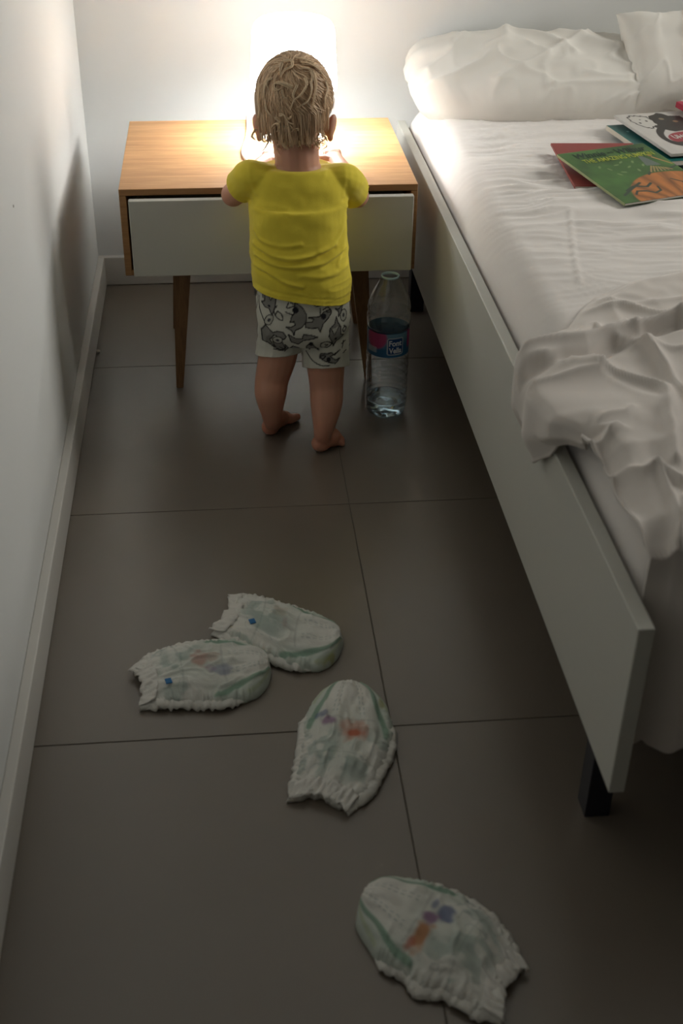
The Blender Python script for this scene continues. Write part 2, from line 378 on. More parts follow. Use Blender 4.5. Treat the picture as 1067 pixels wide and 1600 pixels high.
for j, t in enumerate(tgrid):
    for_i = np.zeros((ns_, 3))
    DVj = DV[j]
    # s -> x along top; each column i goes from top edge y to foot
    XR = BR+.02
    xx = (BX-.012)+(XR-(BX-.012))*sgrid
    ytop = te_y(xx)
    Ltot = (ytop-yfoot)+.27
    l = t*Ltot
    yy = np.where(l < ytop-yfoot, ytop-l, yfoot-.018-.012*sstep(0, .2, l-(ytop-yfoot)))
    drop = np.clip(l-(ytop-yfoot), 0, None)
    DVj[:, 0] = xx; DVj[:, 1] = yy; DVj[:, 2] = -drop
PX, PY, DR = DV[..., 0], DV[..., 1], DV[..., 2]
H = np.full(PX.shape, DZ)
for P, h, wd in ridges:
    P = crom(np.array(pl2(P)), 5); dd_ = pdist(PX+.002*vnoise(PX*18, PY*18), PY+.002*vnoise(PX*18, PY*18, 9.), P)/wd; H += 1.2*h*np.exp(-1.1*dd_**1.12)
for P, h, wd in valleys: H -= h*np.exp(-(pdist(PX, PY, pl2(P))/wd)**2)
H += .006*vnoise(PX*9, PY*9, 4.)+.004*np.clip(ridged(PX*9+vnoise(PX*6, PY*6)*.8, PY*6, 6.), 0, 1)**2+.0016*vnoise(PX*40, PY*30, 3.)
# top hem presses onto the fitted sheet
dte = pdist(PX, PY, te)
under = MZ+wrinkle_sheet(PX, PY)+.003
H = under+(H-under)*(.18+.82*sstep(0, .035, dte))
H = np.maximum(H, under)
# rounding to the foot end
rf = sstep(0, .05, PY-yfoot+.012)
H = np.where(DR < -.0001, H-.02*(1-rf), H-.02*(1-rf))
Z = H+DR
FOLD = .012*np.sin(PX*42+2*vnoise(PX*6, 0*PX, 3.))*sstep(0, .08, -DR)
YY = PY-FOLD*1.0-.006*sstep(0, .1, -DR)
# lateral: push left part out over the rail (hang) or inside (tucked), depending on y
hv_y = np.interp(PY, hy, hv)
d_in = .055                               # width of cloth strip re-shaped at the left edge
u = np.clip((PX-(BX-.012))/(d_in+.03), 0, 1)      # 0 at hem, 1 inside
out = np.clip(hv_y, 0, None); tuck = np.clip(-hv_y, 0, None)/.03
ang = (1-u)
# hanging: quarter-round over the rail then straight down
XO = BX+.05-(.05+.030*sstep(0, .09, out)+.004*np.sin(PY*80))*np.sin(np.clip(ang*2.2, 0, 1)*math.pi/2)+.018*sstep(.75, 1, ang)
ZO = Z-out*np.clip((ang-.30)/.70, 0, 1)**1.1-.012*sstep(.0, .5, ang)
hang = sstep(.003, .02, out)
PX2 = PX*(1-hang)+np.where(u < 1, XO, PX)*hang
PX2 = np.where(u < 1, PX2, PX); Z2 = np.where(u < 1, Z*(1-hang)+ZO*hang, Z)
# inside the rail: shrink the strip so its edge sits in the gap beside the rail and dips
rest = 1-hang
sh_in = BX+BT+.004+(PX-(BX-.012))*((BX+.09-(BX+BT+.004))/(BX+.09-(BX-.012)))
m_in = (PX < BX+.09)
drift = sstep(1.36, 1.26, PY) if False else np.clip((1.36-PY)/.10, 0, 1)
PX2 = np.where(m_in, PX2*(1-drift)+sh_in*drift, PX2)
Z2 = Z2-drift*.028*np.exp(-((PX2-(BX+BT+.004))/.016)**2)*sstep(-.10, 0, DR)*sstep(yfoot-.02, yfoot+.12, PY)
# rows above the bunch: stay on top of the rail at least
V = np.stack([PX2, YY, Z2], -1)
onrail = (V[..., 0] < BX+BT+.004) & (V[..., 0] > BX-.004) & (DR > -.001)
V[..., 2] = np.where(onrail, np.maximum(V[..., 2], BZ1+.004), V[..., 2])
me = mesh('duvet', V.reshape(-1, 3), gridF(nt_, ns_, flip=True))
dv = link('duvet', me, None, M_duvet); md = dv.modifiers.new('s', 'SMOOTH'); md.iterations = 1; md.factor = .4
md = dv.modifiers.new('t', 'SOLIDIFY'); md.thickness = .004; md.offset = -1
tag(dv, 'crumpled cream duvet cover bunched over the foot half of the bed', 'duvet')
# ------------------------------------------------------------ pillows
def pillow(name, c, size, rot, thick, seed, label, mat_, corner=.10, wr=1., rnd=0., folds=()):
    n = 110; A, B = np.meshgrid(np.linspace(-1, 1, n), np.linspace(-1, 1, n))
    root = None; Vs = []; Fs = []; off = 0
    shrink = 1-.09*(1-(np.abs(A)**2))*0
    ex = A*(1-corner*(1-np.abs(B)**1.6)*np.abs(A)**2)*size[0]/2*(1+.015*vnoise(B*4, seed+0*A))
    ey = B*(1-corner*1.3*(1-np.abs(A)**1.6)*np.abs(B)**2)*size[1]/2*(1+.03*vnoise(A*4, seed+5+0*A))
    ex = ex*(1-rnd*np.abs(B)**4); ey = ey*(1-1.3*rnd*np.abs(A)**6)
    prof = ((1-A**6)*(1-np.abs(B)**4)).clip(0)**.55
    for sgn in (1, -1):
        wrn = .007*wr*fbm(A*1.6+seed, B*1.3, sgn+.5, 2)+.006*wr*np.clip(ridged(A*2.4+seed+.5*vnoise(A*3, B*3, seed), B*.8+A*1.2, 2.), 0, 1)**3+.003*wr*np.clip(ridged(A*5+seed, B*2-A*2, 5.), 0, 1)**2
        for P, h, wd in folds: wrn = wrn+h*np.exp(-(pdist(A*size[0]/size[1], B, crom([(a*size[0]/size[1], b) for a, b in P], 5))/wd)**1.4)
        ed = np.minimum(1-np.abs(A), 1-np.abs(B)); pk = .0010*wr*np.sin((A+B*0)*60*size[0]/.5+seed)*np.exp(-ed*9)*(1-np.exp(-ed*60))
        z = sgn*(thick/2*prof)+sgn*(wrn+pk)*np.minimum(1, prof*1.6)
        Vs.append(np.stack([ex, ey, z], -1).reshape(-1, 3)); Fs += [tuple(i+off for i in f) for f in gridF(n, n, flip=(sgn < 0))]; off += n*n
    M = np.array(Euler(rot).to_matrix()); V = np.vstack(Vs)@M.T
    me = mesh(name, V, Fs); bm = bmesh.new(); bm.from_mesh(me); bmesh.ops.remove_doubles(bm, verts=bm.verts, dist=1e-5); bm.to_mesh(me); bm.free(); me.shade_smooth()
    o = link(name, me, None, mat_); o.location = c; tag(o, label, 'pillow'); return o
pillow('pillow', (.765, 2.872, .522), (.66, .285, 0), (math.radians(20), math.radians(2), math.radians(0)), .135, 3, 'long wrinkled white pillow lying against the back wall at the head', M_pillow, wr=1.2, corner=.0, rnd=.13, folds=(([(-.95, -.7), (-.6, -.35), (-.35, .2), (-.3, .7)], .010, .10), ([(-.9, -.3), (-.7, .1), (-.6, .6)], .007, .09), ([(-.3, .75), (0, .6), (.15, .1)], .010, .08), ([(-.45, -.6), (-.1, -.1), (.1, .35), (.3, .7)], .008, .07), ([(.1, .8), (.35, .45), (.5, .3)], .009, .08), ([(.2, -.4), (.5, -.5), (.9, -.2)], .007, .07), ([(-.1, -.7), (.3, -.6), (.8, -.75)], .006, .06), ([(-.15, .3), (-.05, .0), (-.1, -.3)], .006, .06)))
pillow('cushion', (1.105, 2.83, .578), (.36, .27, 0), (math.radians(38), math.radians(-3), math.radians(-5)), .10, 9, 'small square cream cushion leaning over the long pillow, cut by the frame', M_pillow, corner=.07, wr=.9)
# ------------------------------------------------------------ text
def text_me(s, size, name='title', ext=0., bold=0., shear=0.):
    c = bpy.data.curves.new(name, 'FONT'); c.body = s; c.size = size; c.offset = bold; c.extrude = ext; c.shear = shear; c.resolution_u = 3
    o = bpy.data.objects.new('tmp', c); COL.objects.link(o); dg = bpy.context.evaluated_depsgraph_get()
    me = bpy.data.meshes.new_from_object(o.evaluated_get(dg)); bpy.data.objects.remove(o); me.name = name; return me
def xy_text(s, x, y, wdt, h, root, mat_, z, name='title', bold=0., shear=0., rot=0.):
    me = text_me(s, 1., name, 0, bold, shear); V = coords(me); lo, hi = V.min(0), V.max(0)
    V = (V-lo)/np.maximum(hi-lo, 1e-9); X = V[:, 0]*wdt; Y = V[:, 1]*h; c, sn = math.cos(rot), math.sin(rot)
    V = np.stack([x+X*c-Y*sn, y+X*sn+Y*c, np.full(len(X), z)], 1); setco(me, V); return link(name, me, root, mat_)
# ------------------------------------------------------------ books
def book(pA, pB, pC, zA, zC, th, w_, h_, cover_col, painter, label, soft=True, name='book', tilt=True, page_col=None):
    """pA = far left corner, pB = far right direction, pC = near left corner; local x along AB, local y from C to A"""
    A = at(*pA, z=zA); C = at(*pC, z=zC); B = at(*pB, z=zA)
    yv = A-C; h_ = h_ or np.linalg.norm(yv); yv /= np.linalg.norm(yv)
    xv = B-A; xv -= yv*(xv@yv); w_ = w_ or np.linalg.norm(xv); xv /= np.linalg.norm(xv); zv = np.cross(xv, yv)
    root = empty(name, (0, 0, 0), label, 'book', 'picture books on the bed')
    root.matrix_world = Matrix(((xv[0], yv[0], zv[0], C[0]), (xv[1], yv[1], zv[1], C[1]), (xv[2], yv[2], zv[2], C[2]), (0, 0, 0, 1)))
    ct = .0008 if soft else .0022; o = .0 if soft else .003
    n1, n2 = int(w_/.0014), int(h_/.0014)
    gx, gy = np.meshgrid(np.linspace(0, w_, n1), np.linspace(0, h_, n2))
    cols = painter(gx, gy, w_, h_).reshape(-1, 3)
    V = np.stack([gx, gy, np.full(gx.shape, th/2)], -1).reshape(-1, 3)
    curl = .0
    me = mesh('front_cover', V, gridF(n2, n1), True, cols); fc = link('front_cover', me, root, M_cover)
    md = fc.modifiers.new('t', 'SOLIDIFY'); md.thickness = ct; md.offset = -1
    mc = mat('cover_back', cover_col, .4)
    link('back_cover', box_me('b', (0, 0, -th/2), (w_, h_, -th/2+ct), .0002, 1), root, mc)
    link('spine', box_me('s', (-.0006, 0, -th/2), (.0006, h_, th/2), .0003, 1), root, mat('spine_print', page_col or cover_col, .4))
    link('pages', box_me('p', (.001, o, -th/2+ct), (w_-o-.001, h_-o, th/2-ct), .0002, 1), root, M_paper)
    return root
def C3(a): return np.array(a, float)
def flat(c): 
    def f(x, y, w_, h_):
        k = 1+.06*vnoise(x*30, y*30); return C3(c)*k[..., None]
    return f
def blend(col, m, c): return col*(1-m[..., None])+C3(c)*m[..., None]
def paint_green(x, y, w_, h_):
    u, v = x/w_, y/h_
    col = C3((.045, .125, .022))*(1+.35*fbm(u*5, v*5, 2.))[..., None]
    # pumpkin at the near (lower) side
    cx, cy = .72, .02; r = np.hypot((u-cx)/.55, (v-cy)/.42); pm = sstep(1.02, .97, r)
    seg = np.abs(np.sin((np.arctan2(v+.25, u-.6)-.3)*9))
    pc = C3((.42, .15, .035))*(.55+.65*seg+.12*vnoise(u*40, v*8))[..., None]
    col = col*(1-pm[..., None])+pc*pm[..., None]
    # dark vines and leaves
    for P, wd in (([(.22, .12), (.27, .17), (.36, .15), (.42, .10), (.5, .13), (.52, .2)], .010), ([(.18, .2), (.3, .26), (.42, .22), (.5, .27)], .012), ([(.6, .42), (.7, .5), (.85, .46), (1, .52)], .010), ([(.75, .3), (.82, .22), (.8, .12)], .008), ([(.1, .13), (.25, .22), (.4, .3)], .012)):
        col = blend(col, sstep(wd*1.5, wd*.7, pdist(u, v, P)), (.03, .05, .03))
    # pale leaves
    for lx, ly in ((.30, .60), (.42, .66), (.40, .52), (.52, .60), (.57, .52), (.62, .68), (.23, .66), (.5, .7), (.68, .6), (.33, .49)):
        a = (vnoise(lx*50, ly*50)+1)*3; du, dv_ = (u-lx), (v-ly)*1.2; e = np.hypot((du*math.cos(a)+dv_*math.sin(a))/.035, (-du*math.sin(a)+dv_*math.cos(a))/.014)
        col = blend(col, .7*sstep(1.1, .7, e), (.22, .32, .12))
    # a plain grey pointed scarecrow hat shape and straw
    col = blend(col, inside(u, v, [(.70, .58), (.77, .84), (.86, .56)])*.8, (.14, .17, .16))
    for k in range(7): col = blend(col, sstep(.012, .006, pdist(u, v, [(.66+.04*k, .46), (.74+.02*k, .56-.01*k)]))*.7, (.45, .3, .12))
    col = blend(col, sstep(.014, .006, pdist(u, v, [(.88, .72), (.98, .56)])), (.45, .25, .08))
    col = blend(col, sstep(.03, .02, np.hypot(u-.88, v-.76))*.8, (.4, .2, .06))
    return col
ZS_ = MZ+.008
b1 = book((867, 237), (915, 236), (898, 293), ZS_+.010, ZS_+.001, .005, .19, .24, (.25, .03, .02), flat((.26, .035, .028)), 'plain red book mostly hidden under the green book')
b2 = book((870, 243), (1008, 228), (976, 320), ZS_+.027, ZS_+.005, .005, None, None, (.05, .12, .03), paint_green, 'thin green picture book with a yellow title and an orange pumpkin', page_col=(.3, .34, .16))
bw, bh = [max(v.co[k] for v in b2.children[0].data.vertices) for k in (0, 1)]
M_ty = mat('title_yellow', (.40, .46, .05), .5); M_td = mat('title_dark', (.012, .035, .02), .5); M_tw = mat('title_white', (.6, .58, .55), .5)
zt_ = .0030
xy_text('THE AMAZING PUMPKIN', bw*.15, bh*.755, bw*.80, bh*.075, b2, M_ty, zt_, 'title', .01)
xy_text('Winnie', bw*.13, bh*.855, bw*.34, bh*.10, b2, M_td, zt_, 'title', .02, .2)
xy_text('AND', bw*.50, bh*.885, bw*.07, bh*.035, b2, M_td, zt_, 'title', .01)
xy_text('Wilbur', bw*.60, bh*.855, bw*.34, bh*.10, b2, M_td, zt_, 'title', .02, .2)
def paint_teal(x, y, w_, h_):
    u, v = x/w_, y/h_; col = C3((.008, .10, .115))*(1+.3*fbm(u*4, v*4))[..., None]
    col = blend(col, sstep(.6, .1, u+.3*v)*.5, (.0, .17, .13)); col = blend(col, sstep(.5, .9, u)*.7, (.01, .05, .13))
    col = blend(col, sstep(.012, .005, np.abs(np.hypot((u-.62), (v-.14)*1.2)-.06)), (.5, .6, .65))
    col = blend(col, sstep(.02, .01, np.hypot(u-.13, v-.80)), (.3, .5, .5)); return col
b3 = book((952, 203), (1000, 198), (1030, 257), ZS_+.009, ZS_+.009, .010, .20, .26, (.01, .09, .10), paint_teal, 'thick teal covered book under the white animal book', page_col=(.55, .5, .42))
def paint_white(x, y, w_, h_):
    u, v = x/w_*1.5, y/h_; col = C3((.55, .53, .50))*(1+.03*fbm(u*9, v*9))[..., None]
    K = (.018, .015, .013)
    body = [(.42, .80), (.5, .92), (.62, .95), (.7, .99), (.78, .96), (.82, .90), (1.0, .88), (1.0, .62), (.9, .55), (.72, .52), (.56, .50), (.45, .56), (.36, .62), (.32, .70)]
    col = blend(col, inside(u, v, body)*1., K)
    col = blend(col, sstep(.052, .042, pdist(u, v, crom([(.42, .60), (.30, .50), (.24, .38), (.26, .27), (.34, .21), (.46, .215)], 5))), K)
    head = [(.12, .82), (.16, .92), (.26, .95), (.36, .93), (.45, .9), (.46, .78), (.44, .68), (.36, .66), (.28, .62), (.2, .66), (.15, .73)]
    col = blend(col, inside(u, v, head)*1., (.56, .54, .50)); hp = crom(head+[head[0]], 4)
    hp = hp+.012*np.stack([np.sin(np.arange(len(hp))*1.7), np.cos(np.arange(len(hp))*1.9)], 1)
    col = blend(col, sstep(.012, .007, pdist(u, v, hp)), K)
    for ex, ey, er in ((.22, .76, .022), (.36, .8, .022), (.29, .84, .014)): col = blend(col, sstep(er, er*.7, np.hypot(u-ex, v-ey)), K)
    col = blend(col, sstep(.03, .02, np.hypot((u-.64)/1.6, v-.83))*.8, (.3, .24, .15)); col = blend(col, sstep(.03, .02, np.hypot((u-.8)/1.6, v-.75))*.7, (.35, .2, .1))
    col = blend(col, sstep(1.02, .97, np.hypot((u-.66)/.36, (v-.33)/.16)), (.30, .02, .035))
    col = blend(col, sstep(.052, .042, pdist(u, v, [(.26, .27), (.34, .21), (.45, .215)])), K)
    return col
b4 = book((959, 182), (1052, 173), (1049, 243), ZS_+.026, ZS_+.021, .006, .21, None, (.5, .48, .45), paint_white, 'white cardboard book with a black and white cartoon animal, topmost of the stack', page_col=(.55, .53, .5))
w4, h4 = [max(v.co[k] for v in b4.children[0].data.vertices) for k in (0, 1)]
xy_text('UHOWA', w4*.255, h4*.33, w4*.33, h4*.09, b4, M_tw, .0034, 'title', .03)
b5 = book((1056, 163), (1110, 158), (1100, 188), ZS_+.044, ZS_+.036, .012, .16, None, (.35, .01, .04), flat((.42, .012, .05)), 'small crimson book lying on the white book by the cushion')
xy_text('SO', .012, .085, .03, .022, b5, M_tw, .0064, 'title', .02)
# ------------------------------------------------------------ water bottle
bt = empty('water_bottle', (.329, 2.277, 0), 'clear plastic water bottle with a blue label, nearly empty, below the nightstand', 'bottle')
def rib(r, z, a):
    if z < .03: return r*(1-.10*(max(0, 1-z/.03))*(.5+.5*math.cos(5*a)))
    return r
k_ = .302/.302
bp = [(.002, .008), (.018, .006), (.030, .001), (.038, .003), (.0425, .012), (.0435, .03)]
z = .04
while z < .135: bp += [(.0435, z), (.0420, z+.006), (.0435, z+.012)]; z += .019
bp += [(.0435, .138), (.0412, .143), (.0412, .196), (.0435, .201), (.0445, .213), (.0445, .222), (.0425, .230), (.0440, .238), (.0425, .248), (.0385, .260), (.032, .274), (.025, .287), (.0185, .298), (.0172, .302)]
bp = np.array(bp)
def plastic(name, tint=(.93, .96, .97), r=.04, wgt=2.3):
    m = bpy.data.materials.new(name); m.use_nodes = True; N = m.node_tree.nodes; L = m.node_tree.links; N.remove(N['Principled BSDF'])
    out = N['Material Output']; t = N.new('ShaderNodeBsdfTransparent'); t.inputs[0].default_value = (*tint, 1); g = N.new('ShaderNodeBsdfGlossy'); g.inputs['Roughness'].default_value = r
    fr = N.new('ShaderNodeLayerWeight'); fr.inputs[0].default_value = .5; mu = N.new('ShaderNodeMath'); mu.operation = 'MULTIPLY_ADD'; mu.inputs[1].default_value = wgt*.5; mu.inputs[2].default_value = .07; mu.use_clamp = True
    nz = N.new('ShaderNodeTexNoise'); nz.inputs['Scale'].default_value = 90; b = N.new('ShaderNodeBump'); b.inputs['Strength'].default_value = .5; b.inputs['Distance'].default_value = .002
    tc = N.new('ShaderNodeTexCoord'); L.new(tc.outputs['Object'], nz.inputs['Vector']); L.new(nz.outputs[0], b.inputs['Height'])
    L.new(b.outputs[0], g.inputs['Normal']); L.new(b.outputs[0], fr.inputs['Normal'])
    mx = N.new('ShaderNodeMixShader'); pw = N.new('ShaderNodeMath'); pw.operation = 'POWER'; pw.inputs[1].default_value = 2.2; L.new(fr.outputs['Facing'], pw.inputs[0]); L.new(pw.outputs[0], mu.inputs[0]); L.new(mu.outputs[0], mx.inputs[0]); L.new(t.outputs[0], mx.inputs[1]); L.new(g.outputs[0], mx.inputs[2]); L.new(mx.outputs[0], out.inputs[0]); return m
M_pet = plastic('clear_plastic')
link('shell', lathe_me('shell', resample(bp, 260), 80, rib), bt, M_pet)
link('neck_rim', lathe_me('neck_rim', [(.0168, .300), (.0180, .3005), (.0182, .3045), (.0168, .305), (.0160, .3045), (.0160, .300)], 40), bt, mat('neck_plastic', (.45, .62, .72), .2))
wm = bpy.data.materials.new('water'); wm.use_nodes = True; b = wm.node_tree.nodes['Principled BSDF']; b.inputs['Transmission Weight'].default_value = 1; b.inputs['IOR'].default_value = 1.33; b.inputs['Roughness'].default_value = .03; b.inputs['Base Color'].default_value = (.66, .87, 1, 1)
wt = [(.001, .010), (.018, .008), (.029, .003), (.037, .005), (.0415, .013), (.0425, .03), (.0424, .036), (.041, .0355), (.02, .035), (.001, .035)]
link('water', lathe_me('water', resample(np.array(wt), 60), 60, rib), bt, wm)
# label with its print (angle 0 faces the camera)
na, nz_ = 220, 60; zz = np.linspace(.144, .195, nz_); an = np.linspace(0, 2*math.pi, na, endpoint=False)
AA, ZZ = np.meshgrid(an, zz); face = math.atan2(-2.28, -.33)
q = (AA-face+math.pi) % (2*math.pi)-math.pi; uu = q*.043/.043
uL = q                                            # right in the picture = positive
vv = (ZZ-.144)/.051
col = np.zeros(AA.shape+(3,)); col[:] = (.02, .12, .26)
col = blend(col, sstep(.35, .85, vv+.15*vnoise(AA*3, vv*2))*.75, (.16, .30, .40))
col = blend(col, sstep(1.05, .8, np.hypot((uL+.62)/.62, (vv-.80)/.50)), (.42, .06, .17))
col = blend(col, sstep(.3, .2, np.abs(uL-1.35))*sstep(.2, .4, vv), (.4, .05, .2))
col = blend(col, sstep(.14, .10, np.abs(vv-.28))*sstep(.32, .28, np.abs(uL+.85))*.6, (.5, .55, .6))
def rr(u, v, cx, cy, hw, hh, r): 
    qx = np.abs(u-cx)-hw+r; qy = np.abs(v-cy)-hh+r
    return np.hypot(np.clip(qx, 0, None), np.clip(qy, 0, None))+np.minimum(np.maximum(qx, qy), 0)-r
su = uL*.0425; sv = ZZ-.144
sd = rr(su, sv, .016, .024, .0175, .0185, .005)
col = blend(col, sstep(.0005, -.0002, sd), (.45, .5, .55)); col = blend(col, sstep(-.0014, -.0022, sd), (.01, .06, .20))
Vl = np.stack([.0427*np.cos(AA), .0427*np.sin(AA), ZZ], -1).reshape(-1, 3)
me = mesh('label', Vl, gridF(nz_, na, wrap=True), True, col.reshape(-1, 3)); link('label', me, bt, mat('label_film', (.5, .5, .5), .35, attr=True))
for s_, zc in (('Font', .170), ('Vella', .1545)):
    me = text_me(s_, 1, 'lettering', 0, .03); V = coords(me); lo, hi = V.min(0), V.max(0); V = (V-lo)/np.maximum(hi-lo, 1e-9)
    a = face+(.016+(V[:, 0]-.5)*.027)/.0430; setco(me, np.stack([.0432*np.cos(a), .0432*np.sin(a), zc-.001+V[:, 1]*.0125], 1)); link('lettering', me, bt, mat('label_white', (.62, .66, .7), .4))
# ------------------------------------------------------------ diapers
def diaper(A, B, tip, label, paint, seed, sticker=None, h0=.024):
    A = crom(np.array([at(a, b, z=.010)[:2] for a, b in list(A)+[tip]]), 6); B = crom(np.array([at(a, b, z=.010)[:2] for a, b in list(B)+[tip]]), 6)
    n, m = 130, 80
    A = resample(A, n); B = resample(B, n); c = (A[0]+B[0]+A[n//2]+B[n//2])/4
    root = empty('diaper', (c[0], c[1], 0), label, 'diaper', 'used training diapers on the tile floor')
    t = np.linspace(0, 1, n)[:, None]; s = np.linspace(-1, 1, m)[None, :]
    t2 = np.sin(t*math.pi/2) if False else t
    # ruffled edges on the middle/waist half
    ruf = (sstep(.02, .15, t)*(1-sstep(.62, .80, t)))
    off = 1+ruf*(.035*vnoise(t*26+seed, s*0+seed)+.014*vnoise(t*70, seed+3.+0*s))*np.abs(s)**6
    W = s*off; P = A[:, None, :]*(1-(W[..., None]+1)/2)+B[:, None, :]*((W[..., None]+1)/2)
    wl = np.linalg.norm(A-B, axis=1)[:, None]
    prof = (1-np.abs(s)**3.2).clip(0)**.55*np.minimum(1, wl/.05)**.7
    endw = .45+.55*sstep(0, .3, t)
    h = h0*prof*endw*(1-.25*sstep(.75, 1, t))
    h = h+.0035*prof*np.clip(ridged(s*3+seed+.8*vnoise(t*4, s*2, seed), t*7, 1.), 0, 1)**2*(1-.75*sstep(.55, .75, t))
    h = h+.003*prof*fbm(s*4+seed, t*8, 4., 2)
    h = h+.006*ruf*np.abs(vnoise(t*45+seed, s*2, 8.))*sstep(.7, .93, np.abs(s))
    # raised absorbent pad
    pad = sstep(.72, .62, np.abs(s))*sstep(.20, .30, t); h = h+.003*pad*prof
    wv = .004*np.abs(vnoise(s*7+seed, t*3, 1.))*sstep(.15, 0, t); h = h+wv
    zt = .0025+h
    # frayed waist end
    dirw = (A[0]+B[0])/2-(A[n//3]+B[n//3])/2; dirw /= np.linalg.norm(dirw)
    P = P+dirw[None, None, :]*((.005*vnoise(s*5+seed, 0*t, 2.)-.017*(1-s**2))*sstep(.14, 0, t))[..., None]
    top = np.concatenate([P, zt[..., None]], -1); bot = np.concatenate([P, np.full(zt.shape+(1,), .0012)], -1)
    col = paint(s+0*t, t+0*s, seed)
    V = np.vstack([rel(top.reshape(-1, 3), root), rel(bot.reshape(-1, 3), root)])
    F = gridF(n, m)+[tuple(i+n*m for i in f) for f in gridF(n, m, flip=True)]
    bd = [(i, 0) for i in range(n)]+[(n-1, j) for j in range(1, m)]+[(i, m-1) for i in range(n-2, -1, -1)]+[(0, j) for j in range(m-2, 0, -1)]
    for (i, j), (i2, j2) in zip(bd, bd[1:]+bd[:1]): F.append((i*m+j, i2*m+j2, n*m+i2*m+j2, n*m+i*m+j))
    me = mesh('absorbent_body', V, F, True, np.vstack([col.reshape(-1, 3)]*2)); bm = bmesh.new(); bm.from_mesh(me)
    bmesh.ops.recalc_face_normals(bm, faces=bm.faces[:]); bm.to_mesh(me); bm.free(); me.shade_smooth(); link('absorbent_body', me, root, M_diaper)
    # ruffled leg elastics: wavy ribbons standing along each side
    for side, E_ in ((0, A), (1, B)):
        k = 150; idx = np.linspace(n*.04, n*.66, k); e = np.stack([np.interp(idx, np.arange(n), E_[:, q]) for q in (0, 1)], 1)
        oth = B if side == 0 else A; o2 = np.stack([np.interp(idx, np.arange(n), oth[:, q]) for q in (0, 1)], 1)
        nr = e-o2; nr /= np.linalg.norm(nr, axis=1)[:, None]; rows = []
        tt = np.linspace(0, 1, k); fade = sstep(0, .12, tt)*sstep(1, .85, tt)
        for r_, (o_, zz_) in enumerate(((-.010, .012), (-.003, .013), (.003, .010), (.007, .005))):
            w1 = .0024*vnoise(tt*24+seed+side*7, r_*.5)*r_/3; w2 = .0020*vnoise(tt*34+seed, 3.+r_*.3+side)*(.4+r_/3)
            rows.append(np.column_stack([e+nr*((o_*fade+w1)[:, None]), np.maximum(.0022, (zz_+w2*1.3)*(.35+.65*fade))]))
        V = rel(np.vstack(rows), root); me = mesh('leg_ruffle', V, gridF(4, k), True, np.tile(C3((.72, .71, .66)), (4*k, 1))); o = link('leg_ruffle', me, root, M_diaper)
        md = o.modifiers.new('t', 'SOLIDIFY'); md.thickness = .0012; md.offset = 0
    # waistband layer
    kk = 70; sw = np.linspace(-.93, .93, kk)
    rows = []
    for r_ in range(6):
        ti = r_*1.7; P0 = np.array([A[0]*(1-(q+1)/2)+B[0]*((q+1)/2) for q in sw]); Pn = np.array([A[int(ti)+2]*(1-(q+1)/2)+B[int(ti)+2]*((q+1)/2) for q in sw])
        lay = dirw*(.007-.0022*r_)
        zz_ = .0085+.003*r_*.4+.003*vnoise(sw*10+seed, r_*.4)+.007*(1-sw**2)
        rows.append(np.column_stack([Pn+lay+dirw*(.0035*vnoise(sw*6+seed, 1.))[:, None]*(1-r_/5)-dirw*(.015*(1-sw**2))[:, None], zz_]))
    me = mesh('waistband', rel(np.vstack(rows), root), gridF(6, kk), True, np.tile(C3((.72, .705, .66)), (6*kk, 1))); o = link('waistband', me, root, M_diaper)
    md = o.modifiers.new('t', 'SOLIDIFY'); md.thickness = .0012; md.offset = 0
    if sticker:
        p = at(*sticker, z=.030); i0, j0 = np.unravel_index(np.argmin(((P-p[:2])**2).sum(-1)), P.shape[:2]); zz_ = zt[i0-3:i0+4, j0-3:j0+4].max()
        me = box_me('mark', (-.0048, -.0058, -.0012), (.0048, .0058, .0006), .0004, 1); o = link('wetness_mark', me, root, mat('blue_mark', (.005, .14, .36), .5)); o.location = Vector((p[0]-root.location.x, p[1]-root.location.y, zz_+.0002)); o.rotation_euler.z = .25; o['label'] = 'small bright blue square mark'
    return root
WHT = (.72, .715, .665)
